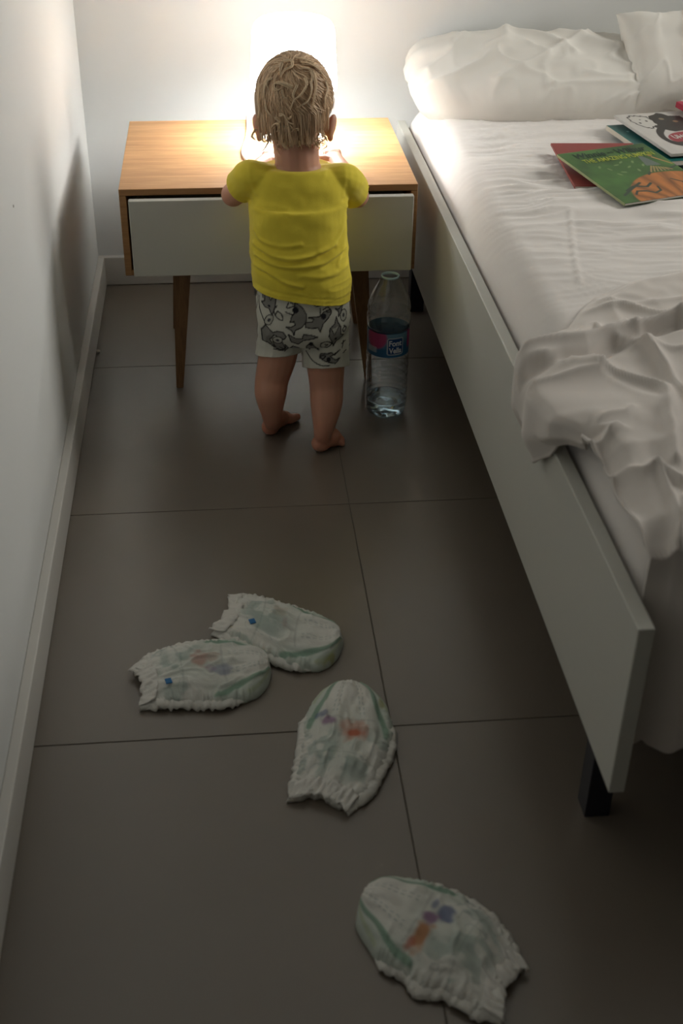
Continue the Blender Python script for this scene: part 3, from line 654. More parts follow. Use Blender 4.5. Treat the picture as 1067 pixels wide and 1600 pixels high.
def paint_d(flip=1, blobs=(), mint=1., bands=1.):
    def f(s, t, seed):
        s = s*flip; col = C3(WHT)*(1+.03*fbm(s*6, t*12, seed))[..., None]
        wob = .04*vnoise(t*6, s*2, seed)
        col = blend(col, .45*mint*sstep(.45, .8, np.abs(s+wob))*sstep(.35, .6, t), (.38, .52, .44))
        col = blend(col, .35*mint*sstep(.75, .45, t)*sstep(.12, .3, t)*sstep(.3, -.3, np.abs(s)-.5), (.45, .54, .47))
        for sg in (-1, 1):
            P = crom([(sg*.86, .5), (sg*.72, .62), (sg*.62, .72), (sg*.60, .84), (sg*.46, .97)], 5)
            col = blend(col, bands*.75*sstep(.085, .045, pdist(s, t*2.2, P*np.array([1, 2.2]))), (.16, .30, .21))
            P = crom([(sg*.90, .70), (sg*.80, .82), (sg*.6, .93)], 5)
            col = blend(col, .35*sstep(.07, .03, pdist(s, t*2.2, P*np.array([1, 2.2]))), (.35, .42, .16))
            for off in (.22, .31):
                P = crom([(sg*(off+.05), .58), (sg*off, .74), (sg*(off-.04), .97)], 5); dsh = (np.sin(t*170) > -.3)
                col = blend(col, .55*dsh*sstep(.018, .008, pdist(s, t*2.2, P*np.array([1, 2.2]))), (.25, .32, .31))
        # seam lines
        col = blend(col, .35*sstep(.010, .004, np.abs(t-.55-.03*s**2))*(np.abs(s) < .6), (.34, .36, .34))
        col = blend(col, .30*sstep(.008, .003, np.abs(t-.27-.04*(1-s**2))), (.25, .30, .28))
        # pale sea-green doodles toward the waist
        k = sstep(.15, .55, fbm(s*3+seed, t*9, 3., 2))*sstep(.1, .2, t)*sstep(.52, .40, t)
        col = blend(col, .45*k, (.22, .33, .29))
        k2 = sstep(.06, .02, np.abs(fbm(s*2.5+seed, t*8, 6., 2)))*sstep(.1, .2, t)*sstep(.52, .40, t)
        col = blend(col, .35*k2, (.20, .28, .28))
        for (bs, bt_, rs, rt, c, a) in blobs:
            r = np.hypot((s*flip-bs)/rs, (t-bt_)/rt)+.35*vnoise(s*9+bs*7, t*26, seed+bt_*9)
            col = blend(col, a*sstep(1.05, .45, r), c)
        return col
    return f
ORA, RED, BLU, PUR, YEL = (.48, .20, .07), (.46, .10, .04), (.10, .13, .28), (.26, .12, .26), (.36, .34, .05)
diaper([(357, 928), (390, 930), (430, 940), (470, 952), (503, 963), (526, 980)], [(327, 986), (360, 997), (400, 1017), (440, 1035), (470, 1042), (505, 1041), (528, 1022)], (537, 998),
       'white diaper with a blue square, farthest one on the floor', paint_d(1, ((-.35, .42, .3, .07, (.42, .33, .22), .4), (.1, .5, .16, .05, (.30, .30, .27), .45), (0, .47, .2, .02, (.4, .25, .22), .3), (.9, .78, .12, .06, YEL, .6))), 2, (394, 968))
diaper([(203, 1045), (232, 1024), (270, 1010), (310, 1003), (350, 1001), (388, 1006), (414, 1022)], [(217, 1105), (255, 1100), (300, 1100), (340, 1101), (372, 1094), (400, 1085), (418, 1066)], (424, 1045),
       'white diaper with a blue square lying closest to the left wall', paint_d(1, ((-.1, .42, .28, .07, (.48, .22, .17), .6), (-.15, .50, .2, .05, (.45, .27, .2), .4), (.25, .53, .2, .07, BLU, .5), (.2, .48, .15, .04, PUR, .3))), 11, (263, 1061))
diaper([(447, 1248), (462, 1212), (470, 1165), (476, 1125), (490, 1092), (512, 1074)], [(545, 1268), (577, 1237), (597, 1200), (612, 1165), (612, 1130), (603, 1098), (580, 1079)], (545, 1071),
       'white diaper with a faded red print beside the long grout line', paint_d(1, ((.15, .47, .36, .085, (.52, .24, .16), .65), (.2, .46, .18, .03, RED, .8), (-.45, .52, .2, .04, PUR, .75), (-.62, .57, .16, .03, BLU, .6), (.8, .72, .08, .04, YEL, .5))), 23)
diaper([(826, 1510), (798, 1470), (765, 1428), (730, 1405), (690, 1387), (655, 1376), (615, 1369), (585, 1380)], [(786, 1597), (740, 1580), (693, 1553), (655, 1549), (630, 1522), (598, 1508), (574, 1475), (556, 1440)], (565, 1405),
       'white diaper with orange and purple print, nearest one on the floor', paint_d(1, ((.35, .50, .42, .055, ORA, .85), (.55, .53, .2, .03, RED, .7), (-.30, .45, .25, .05, BLU, .75), (-.05, .50, .2, .045, PUR, .8), (-.35, .52, .16, .02, BLU, .6))), 37, h0=.028)
# ------------------------------------------------------------ the child
def ellip_VF(c, r, rot=None, n=20, m=14, off=0):
    V = []; R = np.array(Euler(rot).to_matrix()) if rot is not None else np.eye(3)
    for i in range(m+1):
        th = math.pi*i/m
        for k in range(n):
            a = 2*math.pi*k/n; V.append(np.array(c)+R@np.array([r[0]*math.sin(th)*math.cos(a), r[1]*math.sin(th)*math.sin(a), r[2]*math.cos(th)]))
    return V, [tuple(i+off for i in f) for f in gridF(m+1, n, wrap=True)]
class Blob:
    def __init__(s): s.V = []; s.F = []
    def ell(s, c, r, rot=None): V, F = ellip_VF(c, r, rot, off=len(s.V)); s.V += V; s.F += F; return s
    def limb(s, pts, rad, k=6):
        P = crom(np.column_stack([np.array(pts, float), np.array(rad, float)]), k)
        V, F = tube_VF(P[:, :3], P[:, 3], 16, len(s.V)); s.V += V; s.F += F
        for e in (0, -1): s.ell(P[e, :3], (P[e, 3],)*3)
        return s
    def loft(s, rings, n=40, k=5, sup=2.3):
        """rings: (cx, cy, cz, rx, ry)"""
        R = crom(np.array(rings, float), k); off = len(s.V)
        for r in R:
            for q in range(n):
                a = 2*math.pi*q/n; ca, sa = math.cos(a), math.sin(a)
                s.V.append(np.array([r[0]+r[3]*np.sign(ca)*abs(ca)**(2/sup), r[1]+r[4]*np.sign(sa)*abs(sa)**(2/sup), r[2]]))
        s.F += [tuple(i+off for i in f) for f in gridF(len(R), n, wrap=True)]
        s.F.append(tuple(off+i for i in range(n))[::-1]); s.F.append(tuple(off+(len(R)-1)*n+i for i in range(n))); return s
    def remesh(s, vox, smooth=6, name='m'):
        me = mesh(name, s.V, s.F, False); o = link('tmp', me); r = o.modifiers.new('r', 'REMESH'); r.mode = 'VOXEL'; r.voxel_size = vox; r.use_smooth_shade = True
        if smooth: q = o.modifiers.new('s', 'SMOOTH'); q.iterations = smooth; q.factor = .5
        dg = bpy.context.evaluated_depsgraph_get(); dg.update(); out = bpy.data.meshes.new_from_object(o.evaluated_get(dg)); bpy.data.objects.remove(o); out.name = name; out.shade_smooth(); return out
child = empty('person', (.15, 2.19, 0), 'curly blond toddler in yellow shirt and printed shorts standing at the nightstand', 'person')
def J(px, py, Y): return at(px, py, Y=Y)
HY = 2.235                                                   # head depth
hc = J(460, 152, HY); hs = np.linalg.norm(J(519, 152, HY)-J(400, 152, HY))/2
neck0 = J(465, 262, 2.222); 
shL, shR = J(392, 272, 2.215), J(540, 276, 2.215)
elL, elR = J(364, 304, 2.262), J(558, 306, 2.262)
hdL, hdR = at(424, 242, z=NZ+.022), at(519, 240, z=NZ+.022)
pel = J(474, 500, 2.185)
body = Blob()
body.loft([(pel[0], 2.187, pel[2]-.022, .06, .045), (pel[0], 2.188, pel[2]-.005, .076, .056), (pel[0]-.001, 2.190, pel[2]+.02, .085, .065), (pel[0]-.004, 2.196, pel[2]+.07, .082, .066), (pel[0]-.008, 2.205, pel[2]+.14, .080, .062), (neck0[0]+.002, 2.214, neck0[2]-.055, .080, .058), (neck0[0], 2.218, neck0[2]-.028, .076, .050), (neck0[0], 2.221, neck0[2]-.009, .057, .044), (neck0[0], 2.221, neck0[2]+.006, .040, .040)], sup=2.2)
body.limb([neck0-[0, 0, .04], neck0, hc-[0, -.005, hs*.75]], [.046, .041, .043])
# head
body.ell(hc, (hs*.97, hs*1.14, hs*1.08)); body.ell(hc+[0, .038, -.030], (hs*.80, hs*.70, hs*.72)); body.ell(hc+[0, .055, -.052], (.030, .025, .022))
for sg in (-1, 1):
    body.ell(hc+[sg*.030, .064, -.030], (.024, .020, .022))
    ear = J(518 if sg > 0 else 403, 197, HY+.004); body.ell(ear, (.0075, .014, .023), (0, sg*.18, sg*-.5)); body.ell(ear+[-sg*.002, .002, -.020], (.006, .008, .009)); body.ell(ear-[sg*.012, 0, 0], (.012, .010, .016))
body.ell(hc+[0, .086, -.020], (.008, .010, .008)); body.ell(hc+[0, .082, -.008], (.006, .008, .014))
body.ell(hc+[0, .080, -.044], (.016, .007, .0045)); body.ell(hc+[0, .078, -.050], (.013, .007, .004)); body.ell(hc+[0, .070, -.064], (.014, .012, .010))
# arms
for sg, sh_, el, hd in ((-1, shL, elL, hdL), (1, shR, elR, hdR)):
    mid = (el+hd)/2+[sg*.006, 0, -.002]
    sh_ = sh_+[-sg*.005, 0, -.009]
    body.limb([neck0+[sg*.03, -.004, -.034], sh_, (sh_+el)/2, el], [.026, .0245, .024, .0225])
    wr = el+(hd-el)*.80
    body.limb([el, (el*.6+hd*.4), wr], [.0225, .0215, .0155])
    dv_ = hd-el; dv_ /= np.linalg.norm(dv_); inn = np.array([-sg*1., 0, 0]); inn -= dv_*(inn@dv_); inn /= np.linalg.norm(inn)
    palm = wr+dv_*.020; body.ell(palm, (.017, .020, .010), (0, 0, math.atan2(-dv_[0], dv_[1])))
    for f in range(4):
        o = inn*(-.0135+.009*f)*-1; L_ = (.020, .026, .028, .023)[f]; b0 = palm+dv_*.012+o; 
        b1_ = b0+dv_*L_*.55+np.array([0, 0, .004]); b2_ = b1_+dv_*L_*.42+np.array([0, 0, -.007]); b3_ = b2_+dv_*L_*.2+np.array([0, 0, -.008])
        body.limb([b0, b1_, b2_, b3_], [.0050, .0048, .0044, .0038], 3)
    t0 = palm+inn*.012-dv_*.004; body.limb([t0, t0+inn*.012+dv_*.010, t0+inn*.014+dv_*.024-np.array([0, 0, .004])], [.0062, .0056, .0046], 3)
# legs
def legc(pts, foot): 
    for p, r in pts: pass
LEG = {
 -1: dict(j=[((440, 520), 2.19, .040), ((433, 560), 2.185, .0375), ((425, 592), 2.18, .0335), ((423, 616), 2.168, .0315), ((424, 640), 2.168, .0235), ((425, 658), 2.172, .0168)], heel=(421, 668), toe=(452, 647)),
  1: dict(j=[((508, 525), 2.175, .040), ((509, 570), 2.165, .0375), ((510, 602), 2.158, .0335), ((510, 630), 2.142, .0320), ((507, 660), 2.125, .0238), ((504, 680), 2.118, .0172)], heel=(499, 694), toe=(534, 683)),
}
for sg, L_ in LEG.items():
    P = [J(*p, y) for p, y, r in L_['j']]; rad = [r for p, y, r in L_['j']]
    heel = at(*L_['heel'], z=.016); toe = at(*L_['toe'], z=.010); d = toe-heel; d[2] = 0; ln = np.linalg.norm(d); d /= ln; nr = np.array([d[1], -d[0], 0])
    ank = P[-1]
    body.limb(P+[np.array([heel[0]+d[0]*.012, heel[1]+d[1]*.012, .028])], rad+[.0175])
    body.ell(heel+d*.004, (.0185, .0185, .016)); 
    body.limb([heel+[0, 0, .002], heel+d*.03+[0, 0, .006], heel+d*(ln*.62)+[0, 0, -.002], heel+d*(ln*.80)+[0, 0, -.003]], [.0165, .0195, .0165, .0115])
    body.ell(heel+d*(ln*.74)-[0, 0, .004], (.0125, .0125, .0115)); body.ell(heel+d*(ln*.76)+nr*.010-[0, 0, .004], (.011, .012, .0105)); body.ell(heel+d*(ln*.74)-nr*.012-[0, 0, .004], (.011, .012, .0105))
    big = -sg                                     # big toe towards the body's midline
    for f in range(5):
        o = nr*(-1 if sg > 0 else 1)*(.019-.0092*f)
        r = (.0078, .0062, .0058, .0055, .0052)[f]; ext = ln+(.004, .006, .003, -.002, -.009)[f]
        body.limb([heel+d*(ln*.72)+o*.8-[0, 0, .006], heel+d*(ext-.004)+o*1.0+[0, 0, r-.0148]], [r*1.05, r], 3)
bme = body.remesh(.0024, 7, 'body'); V = coords(bme)
V[:, 2] = np.maximum(V[:, 2], .0012)
nz1 = .5+.5*vnoise(V[:, 0]*40, V[:, 1]*40, V[:, 2]*40)
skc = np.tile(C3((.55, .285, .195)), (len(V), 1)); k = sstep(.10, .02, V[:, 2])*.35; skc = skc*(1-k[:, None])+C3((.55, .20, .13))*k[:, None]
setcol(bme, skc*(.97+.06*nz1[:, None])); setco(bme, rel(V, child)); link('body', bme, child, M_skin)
# eyes, brows and mouth (turned away from the camera)
M_eye = mat('eye_white', (.8, .8, .78), .2); M_iris = mat('iris_blue', (.06, .13, .2), .15); M_lip = mat('lips', (.5, .2, .17), .5)
for sg in (-1, 1):
    V, F = ellip_VF(hc+[sg*.026, .071, -.003], (.0115, .0115, .0095)); e = link('eye', mesh('eye', rel(V, child), F), child, M_eye)
    V, F = ellip_VF(hc+[sg*.026, .0805, -.003], (.0052, .003, .0052)); link('iris', mesh('iris', rel(V, child), F), e, M_iris)
V, F = ellip_VF(hc+[0, .0845, -.046], (.014, .0035, .005)); link('mouth', mesh('mouth', rel(V, child), F), child, M_lip)
# ---- shirt
sb = Blob()
hemz = J(470, 474, 2.13)[2]
sb.loft([(pel[0]-.003, 2.190, hemz-.035, .092, .078), (pel[0]-.003, 2.192, hemz+.01, .0935, .079), (pel[0]-.006, 2.196, hemz+.06, .0925, .077), (pel[0]-.008, 2.203, hemz+.115, .0905, .073), (pel[0]-.009, 2.208, hemz+.165, .090, .070), (neck0[0]+.002, 2.213, neck0[2]-.055, .0895, .066), (neck0[0]+.001, 2.218, neck0[2]-.024, .090, .058), (neck0[0], 2.221, neck0[2]-.008, .082, .052), (neck0[0], 2.222, neck0[2]+.004, .062, .046)], sup=2.35)
for sg, sh_, el in ((-1, shL, elL), (1, shR, elR)):
    cu = sh_+(el-sh_)*(.78 if sg < 0 else .95)
    sb.limb([neck0+[sg*.036, -.002, -.026], sh_+[-sg*.004, 0, -.006], (sh_+cu)/2, cu, cu+(el-sh_)*.12], [.031, .0315, .031, .0305, .031])
sme = sb.remesh(.0024, 8, 'shirt')
bm = bmesh.new(); bm.from_mesh(sme)
# hem plane
hA, hB = J(402, 452, 2.16), J(545, 470, 2.16); hC = J(471, 474, 2.115)
nrm = np.cross(hB-hA, hC-hA); nrm = nrm/np.linalg.norm(nrm); nrm = -nrm if nrm[2] > 0 else nrm
bmesh.ops.bisect_plane(bm, geom=bm.verts[:]+bm.edges[:]+bm.faces[:], plane_co=tuple(hC), plane_no=tuple(nrm), clear_outer=True)
for sg, sh_, el in ((-1, shL, elL), (1, shR, elR)):
    d = (el-sh_)/np.linalg.norm(el-sh_)+np.array([sg*.45, .1, 0]); d /= np.linalg.norm(d); cu = sh_+(el-sh_)*(.62 if sg < 0 else .80)
    g = [v for v in bm.verts if (v.co.x-cu[0])*sg > -.030 and v.co.z < sh_[2]+.03 and abs(v.co.x-cu[0]) < .07 and (Vector(v.co)-Vector(cu)).length < .075]
    gs = set(g); fcs = [f for f in bm.faces if all(v in gs for v in f.verts)]; es = set(e for f in fcs for e in f.edges)
    bmesh.ops.bisect_plane(bm, geom=list(gs)+list(es)+fcs, plane_co=tuple(cu), plane_no=tuple(d), clear_outer=True)
# neck opening: tilted ellipse
nc = neck0+[.001, .000, 0]; 
def neckq(x, y, z): 
    yy = y-(nc[1]+.45*(nc[2]-z)*0); return np.hypot((x-nc[0])/.0560, (yy-nc[1]+.002)/.0590)
dl = [v for v in bm.verts if neckq(v.co.x, v.co.y, v.co.z) < 1 and v.co.z > nc[2]-.055]
bmesh.ops.delete(bm, geom=dl, context='VERTS')
for v in bm.verts:
    if v.is_boundary and v.co.z > nc[2]-.06 and neckq(v.co.x, v.co.y, v.co.z) < 1.15:
        q = neckq(v.co.x, v.co.y, v.co.z); v.co.x = nc[0]+(v.co.x-nc[0])/q; v.co.y = nc[1]-.002+(v.co.y-nc[1]+.002)/q
bm.normal_update(); bm.to_mesh(sme); bm.free()
V = coords(sme); Nn = np.empty(len(sme.vertices)*3, np.float32); sme.vertices.foreach_get('normal', Nn); Nn = Nn.reshape(-1, 3).astype(float)
# project to photo-plane coordinates of the back (x, z) to lay the folds
def pxz(pts, Y=2.125): return [tuple(J(a, b, Y)[[0, 2]]) for a, b in pts]
folds = [([(400, 393), (425, 402), (455, 406), (490, 400), (525, 388)], .0050, .0045), ([(402, 408), (430, 416), (470, 417), (505, 412), (540, 398)], .0040, .004), ([(400, 424), (420, 428), (445, 440), (470, 446)], .0045, .004),
  ([(545, 340), (538, 370), (520, 388), (500, 396)], .0040, .004), ([(548, 360), (540, 392), (530, 420)], .0030, .004), ([(398, 372), (410, 384), (440, 388), (470, 384)], .0030, .004),
  ([(388, 262), (392, 290), (400, 320)], .0030, .004), ([(548, 265), (545, 295), (541, 322)], .0030, .004), ([(400, 340), (425, 332), (450, 335)], .0018, .006), ([(470, 430), (505, 432), (542, 425)], .0022, .005), ([(412, 262), (418, 290)], .0015, .005), ([(520, 265), (512, 290)], .0015, .005)]
disp = np.zeros(len(V)); bk = sstep(.03, -.03, V[:, 1]-2.20)
for P, h, wd in folds:
    P = crom(np.array(pxz(P)), 5); d1 = pdist(V[:, 0], V[:, 2], P); d2 = pdist(V[:, 0], V[:, 2]+wd*1.5, P)
    disp += (h*np.exp(-(d1/wd)**2)-.6*h*np.exp(-(d2/wd)**2))*(.2+.8*bk)
disp += .0022*fbm(V[:, 0]*22, V[:, 1]*22, V[:, 2]*30, 2)+.0012*np.clip(ridged(V[:, 0]*14, V[:, 1]*14, V[:, 2]*70), 0, 1)**2*sstep(hemz+.14, hemz+.04, V[:, 2])
hd_ = (V-hC)@(-nrm)
disp += -.0012*np.exp(-((hd_-.012)/.0012)**2)+.0010*sstep(.003, 0, hd_)
nq = neckq(V[:, 0], V[:, 1], V[:, 2]); tn = (V[:, 2] > nc[2]-.06)
disp += np.where(tn, .0016*sstep(1.16, 1.10, nq), 0)
V2 = V+Nn*disp[:, None]; setco(sme, rel(V2, child)); so = link('shirt', sme, child, M_shirt); so['label'] = 'yellow short sleeved shirt'
md = so.modifiers.new('t', 'SOLIDIFY'); md.thickness = .0018; md.offset = -1
# ---- shorts
pb = Blob()
pb.loft([(pel[0]+.001, 2.186, pel[2]-.030, .078, .066), (pel[0]+.001, 2.186, pel[2]-.005, .0885, .075), (pel[0], 2.189, pel[2]+.035, .0885, .074), (pel[0]-.002, 2.192, pel[2]+.075, .084, .070)], sup=2.3)
for L_, xo in ((LEG[-1], 0), (LEG[1], 0)):
    P = [J(*p, y) for p, y, r in L_['j'][:3]]; 
    s0 = np.array([P[0][0], 2.187, pel[2]-.005])
    pb.limb([s0, P[0]*.5+s0*.5, P[0]-[0, 0, .012], P[1]+[0, 0, 0], P[2]], [.046, .0475, .0470, .0455, .0455])
pme = pb.remesh(.0019, 6, 'shorts'); bm = bmesh.new(); bm.from_mesh(pme)
for (pa, pb_, pcm, sg) in (((407, 553), (462, 548), (432, 560), -1), ((478, 571), (545, 568), (510, 576), 1)):
    Yc = 2.135 if sg < 0 else 2.118
    a_, b_, c_ = J(*pa, 2.18), J(*pb_, 2.18), J(*pcm, Yc); n_ = np.cross(b_-a_, c_-a_); n_ /= np.linalg.norm(n_); n_ = -n_ if n_[2] > 0 else n_
    cx = J(471, 548, 2.18)[0]
    g = [v for v in bm.verts if (v.co.x-cx)*sg > -.001 and v.co.z < c_[2]+.055]; gs = set(g); fcs = [f for f in bm.faces if all(v in gs for v in f.verts)]; es = set(e for f in fcs for e in f.edges)
    bmesh.ops.bisect_plane(bm, geom=g+list(es)+fcs, plane_co=tuple(c_), plane_no=tuple(n_), clear_outer=True)
bm.normal_update(); bm.to_mesh(pme); bm.free()
V = coords(pme); Nn = np.empty(len(pme.vertices)*3, np.float32); pme.vertices.foreach_get('normal', Nn); Nn = Nn.reshape(-1, 3).astype(float)
V = V+Nn*(.0018*fbm(V[:, 0]*25, V[:, 1]*25, V[:, 2]*25, 2)+.0016*np.clip(ridged(V[:, 0]*30, V[:, 1]*12, V[:, 2]*22), 0, 1)**2)[:, None]
# print: coordinates in photo pixels, laid on as an (x, z) pattern
o0 = J(400, 450, 2.12); ox = J(550, 450, 2.12)[0]-o0[0]; oz = J(400, 600, 2.12)[2]-o0[2]
ang = V[:, 1]-2.186
U = 400+(V[:, 0]-o0[0])/ox*150; W_ = 450+(V[:, 2]-o0[2])/oz*150
fr = Nn[:, 1] > .25; U = np.where(fr, 950-U, U)                       # a mirrored run of the same print on the front
side = np.clip(ang+.02, 0, None)*np.sign(V[:, 0]-pel[0])*620*(~fr); U = U+side*.5; U = np.where(U < 402, 804-U, U); U = np.where(U > 548, 1096-U, U)
col = np.tile(C3((.56, .56, .49)), (len(V), 1)); GR, LN = (.17, .165, .155), (.035, .033, .032)
def cz(P): return [(390+a/6.276, 450+b/6.276) for a, b in P]           # from the 6.28x close-up
polys = [ # grey creatures (plain sharks) with outline
 cz([(180, 40), (150, 120), (150, 180), (120, 205), (150, 235), (190, 240), (215, 290), (235, 240), (250, 200), (262, 110), (265, 75)]),
 cz([(440, 140), (520, 200), (555, 260), (545, 330), (500, 375), (440, 400), (425, 450), (410, 410), (350, 378), (400, 375), (440, 350), (430, 320), (390, 330), (410, 265), (430, 250)]),
 cz([(575, 280), (680, 285), (720, 250), (790, 230), (808, 260), (770, 310), (720, 350), (690, 425), (668, 385), (600, 385), (540, 370), (545, 330), (610, 325), (625, 300)]),
 cz([(855, 310), (840, 370), (790, 410), (780, 480), (810, 540), (830, 605), (860, 550), (940, 515), (905, 490), (905, 420), (875, 370)]),
 cz([(370, 445), (400, 520), (470, 545), (520, 500), (620, 480), (665, 470), (590, 445), (520, 437), (510, 480), (440, 480)]),
 cz([(150, 400), (110, 470), (120, 600), (170, 600), (240, 640), (190, 540), (230, 470), (330, 500), (350, 470), (320, 430), (260, 430), (220, 450)]),
 cz([(590, 520), (550, 570), (560, 620), (590, 650), (620, 610), (685, 640), (640, 580), (620, 550)]),
 cz([(340, 560), (350, 620), (340, 670), (380, 640), (440, 620), (480, 590), (420, 570), (380, 600)]),
 cz([(700, 670), (690, 710), (740, 740), (850, 770), (900, 730), (850, 735), (800, 700), (900, 650), (840, 690), (810, 665), (770, 670)]),
 cz([(915, 150), (915, 220), (885, 250), (845, 237), (880, 270), (880, 320), (905, 290), (935, 200), (935, 160)]),
 cz([(235, 500), (220, 560), (250, 640), (300, 660), (345, 640), (340, 600), (310, 530), (270, 505)]),
]
for P in polys:
    P2 = P; ins = inside(U, W_, P2).astype(float); col = blend(col, ins*.85, GR)
    Pc = list(P2)+[P2[0]]; col = blend(col, sstep(1.25, .6, pdist(U, W_, Pc)), LN)
for P in (cz([(175, 75), (205, 165), (255, 80)]), cz([(805, 415), (835, 475), (885, 405)]), cz([(545, 330), (610, 325), (628, 300), (575, 290)])): col = blend(col, inside(U, W_, P)*1., (.46, .46, .4)); col = blend(col, sstep(.9, .4, pdist(U, W_, P)), LN)
for (a, b, r) in ((445, 215, 5.2), (725, 285, 4.6), (190, 215, 2.4), (850, 520, 2.6), (780, 725, 4.0), (600, 540, 4.0), (270, 530, 3.0)):
    (cx, cy), = cz([(a, b)]); col = blend(col, sstep(r, r-.8, np.hypot(U-cx, W_-cy)), (.02, .02, .025))
for P in ([(345, 235), (410, 255)], [(380, 150), (360, 200), (400, 190), (440, 170), (400, 150)], [(690, 210), (690, 280)], [(720, 225), (770, 210), (805, 255), (740, 245)], [(265, 195), (235, 240), (260, 300), (315, 320), (310, 265), (270, 240), (245, 280)],
          [(100, 20), (130, 100), (135, 160)], [(90, 170), (100, 280), (135, 360)], [(700, 540), (760, 530), (810, 570), (760, 610), (700, 590), (700, 545)], [(740, 560), (770, 575), (745, 585)], [(620, 165), (660, 190), (720, 180)], [(940, 420), (965, 450), (940, 480), (925, 450), (950, 430)], [(690, 690), (750, 690), (720, 720), (690, 690)], [(560, 680), (620, 750), (700, 780), (790, 785)], [(940, 580), (925, 640)], [(920, 600), (960, 590)], [(935, 690), (970, 680)], [(270, 610), (330, 660), (230, 655)]):
    col = blend(col, sstep(1.25, .6, pdist(U, W_, crom(cz(P), 4))), LN)
for (a, b, rx, ry, rot) in ((185, 340, 5.0, 10, -.6), (935, 325, 5.5, 8.5, .1), (265, 520, 8, 6, .4)):
    (cx, cy), = cz([(a, b)]); du, dv_ = U-cx, W_-cy; r = np.hypot((du*math.cos(rot)-dv_*math.sin(rot))/rx, (du*math.sin(rot)+dv_*math.cos(rot))/ry)
    col = blend(col, sstep(1.02, .98, r), (.46, .46, .4)); col = blend(col, sstep(.14, .07, np.abs(r-1)), LN); col = blend(col, sstep(.42, .3, r), (.06, .06, .07))
setcol(pme, col); setco(pme, rel(V, child)); po_ = link('shorts', pme, child, M_print); po_['label'] = 'white shorts printed with grey sharks'
md = po_.modifiers.new('t', 'SOLIDIFY'); md.thickness = .0016; md.offset = -1
# ---- hair
def head_pt(th, ph, k=1.0):
    """th from crown axis, ph around; returns point on scalp"""
    ax = np.array([hs*.99, hs*1.15, hs*1.10])*k
    return hc+ax*np.array([math.sin(th)*math.sin(ph), -math.sin(th)*math.cos(ph), math.cos(th)])
HVs, HFs, HCs = [], [], []
def strand(pts, r0, c):
    P = np.asarray(pts); m = len(P); rad = r0*np.sqrt(np.clip(1-np.linspace(0, 1, m)**3, .06, 1))
    V, F = tube_VF(P, rad, 4, len(HVs), cap=False); HVs.extend(V); HFs.extend(F); HCs.extend([c]*len(V))
# scalp cap
capV = []; nc_, mc_ = 96, 60; capC = []
for i in range(mc_):
    for k in range(nc_):
        ph = 2*math.pi*k/nc_; lim = 2.12 if math.cos(ph) > -.2 else 1.25; lim = 1.20+(2.05-1.20)*(1/(1+math.exp(-7*(math.cos(ph)+.35))))
        th = lim*i/(mc_-1); p = head_pt(th, ph, 1.0+.012*math.sin(ph*17+4*math.sin(th*3))*math.sin(th)); capV.append(p+(hc-p)*.0); capC.append((.32, .21, .125))
link('hair_cap', mesh('hair_cap', rel(capV, child), gridF(mc_, nc_, wrap=True, flip=True), True, np.array(capC)), child, M_hair)
rh = random.Random(5)
wh = (.50, -.35)                      # whorl: th, ph (upper back, left of centre)
W0 = head_pt(*wh)
def rot_about(p, axis, a):
    axis = axis/np.linalg.norm(axis); return p*math.cos(a)+np.cross(axis, p)*math.sin(a)+axis*(axis@p)*(1-math.cos(a))
axr = np.array([hs*.99, hs*1.15, hs*1.10]); w0 = (W0-hc)/axr; w0 /= np.linalg.norm(w0)
e1 = np.cross(w0, [0, 0, 1.]); e1 /= np.linalg.norm(e1); e2 = np.cross(w0, e1)
for lk in range(1250):
    a = rh.uniform(0, 2*math.pi); st = abs(rh.gauss(0, .75)); st = min(st, 2.0)
    ln = rh.uniform(.7, 1.15); swirl = rh.uniform(.15, .55)
    base_c = np.array(rh.choice([(.64, .44, .27), (.76, .55, .35), (.46, .30, .18), (.90, .69, .47), (.68, .48, .31)]))*rh.uniform(.85, 1.15)
    wav = rh.uniform(.03, .11); wf = rh.uniform(4, 8); p0 = rh.uniform(0, 6.28); lift = rh.uniform(0, .02)
    for c_ in range(3):
        a2 = a+rh.gauss(0, .025); pts = []; jit = rh.gauss(0, .01)
        for q in range(15):
            t = q/14; th = st+ln*t; aa = a2+swirl*t*(1.2-.3*st)+wav*math.sin(wf*t+p0)/max(.35, math.sin(min(th, 2.8)))
            d = w0*math.cos(th)+(e1*math.cos(aa)+e2*math.sin(aa))*math.sin(th)
            k = 1.012+lift*math.sin(t*3.1)+jit+.012*math.sin(wf*1.3*t+p0)
            p = hc+axr*d*k
            pts.append(p)
        pts = np.array(pts)
        # gravity: below the widest point the lock hangs down instead of wrapping under the skull
        for q in range(1, 15):
            if pts[q][2] < hc[2]-.012:
                stp = pts[q]-pts[q-1]; L0 = np.linalg.norm(stp); dirn = np.array([stp[0]*.25, stp[1]*.25, -L0]); dirn *= L0/np.linalg.norm(dirn)
                sh_ = pts[q-1]+dirn-pts[q]; pts[q:] = pts[q:]+sh_
        # not over the face or below the nape line
        yy = pts[:, 1]-hc[1]; lowlim = np.where(yy > .045, hc[2]+.028, hc[2]-.068+.03*sstep(0, .03, yy))
        lowlim = np.where(pts[:, 0] > hc[0]+.034, hc[2]-.050, lowlim); keep = (pts[:, 2] > lowlim) & ~((pts[:, 0] > hc[0]+.052) & (pts[:, 2] < hc[2]-.022) & (yy > -.034)); n_ok = int(np.argmin(keep)) if not keep.all() else 15
        if n_ok >= 5: strand(pts[:n_ok], rh.uniform(.0004, .0008), base_c*rh.uniform(.9, 1.1))
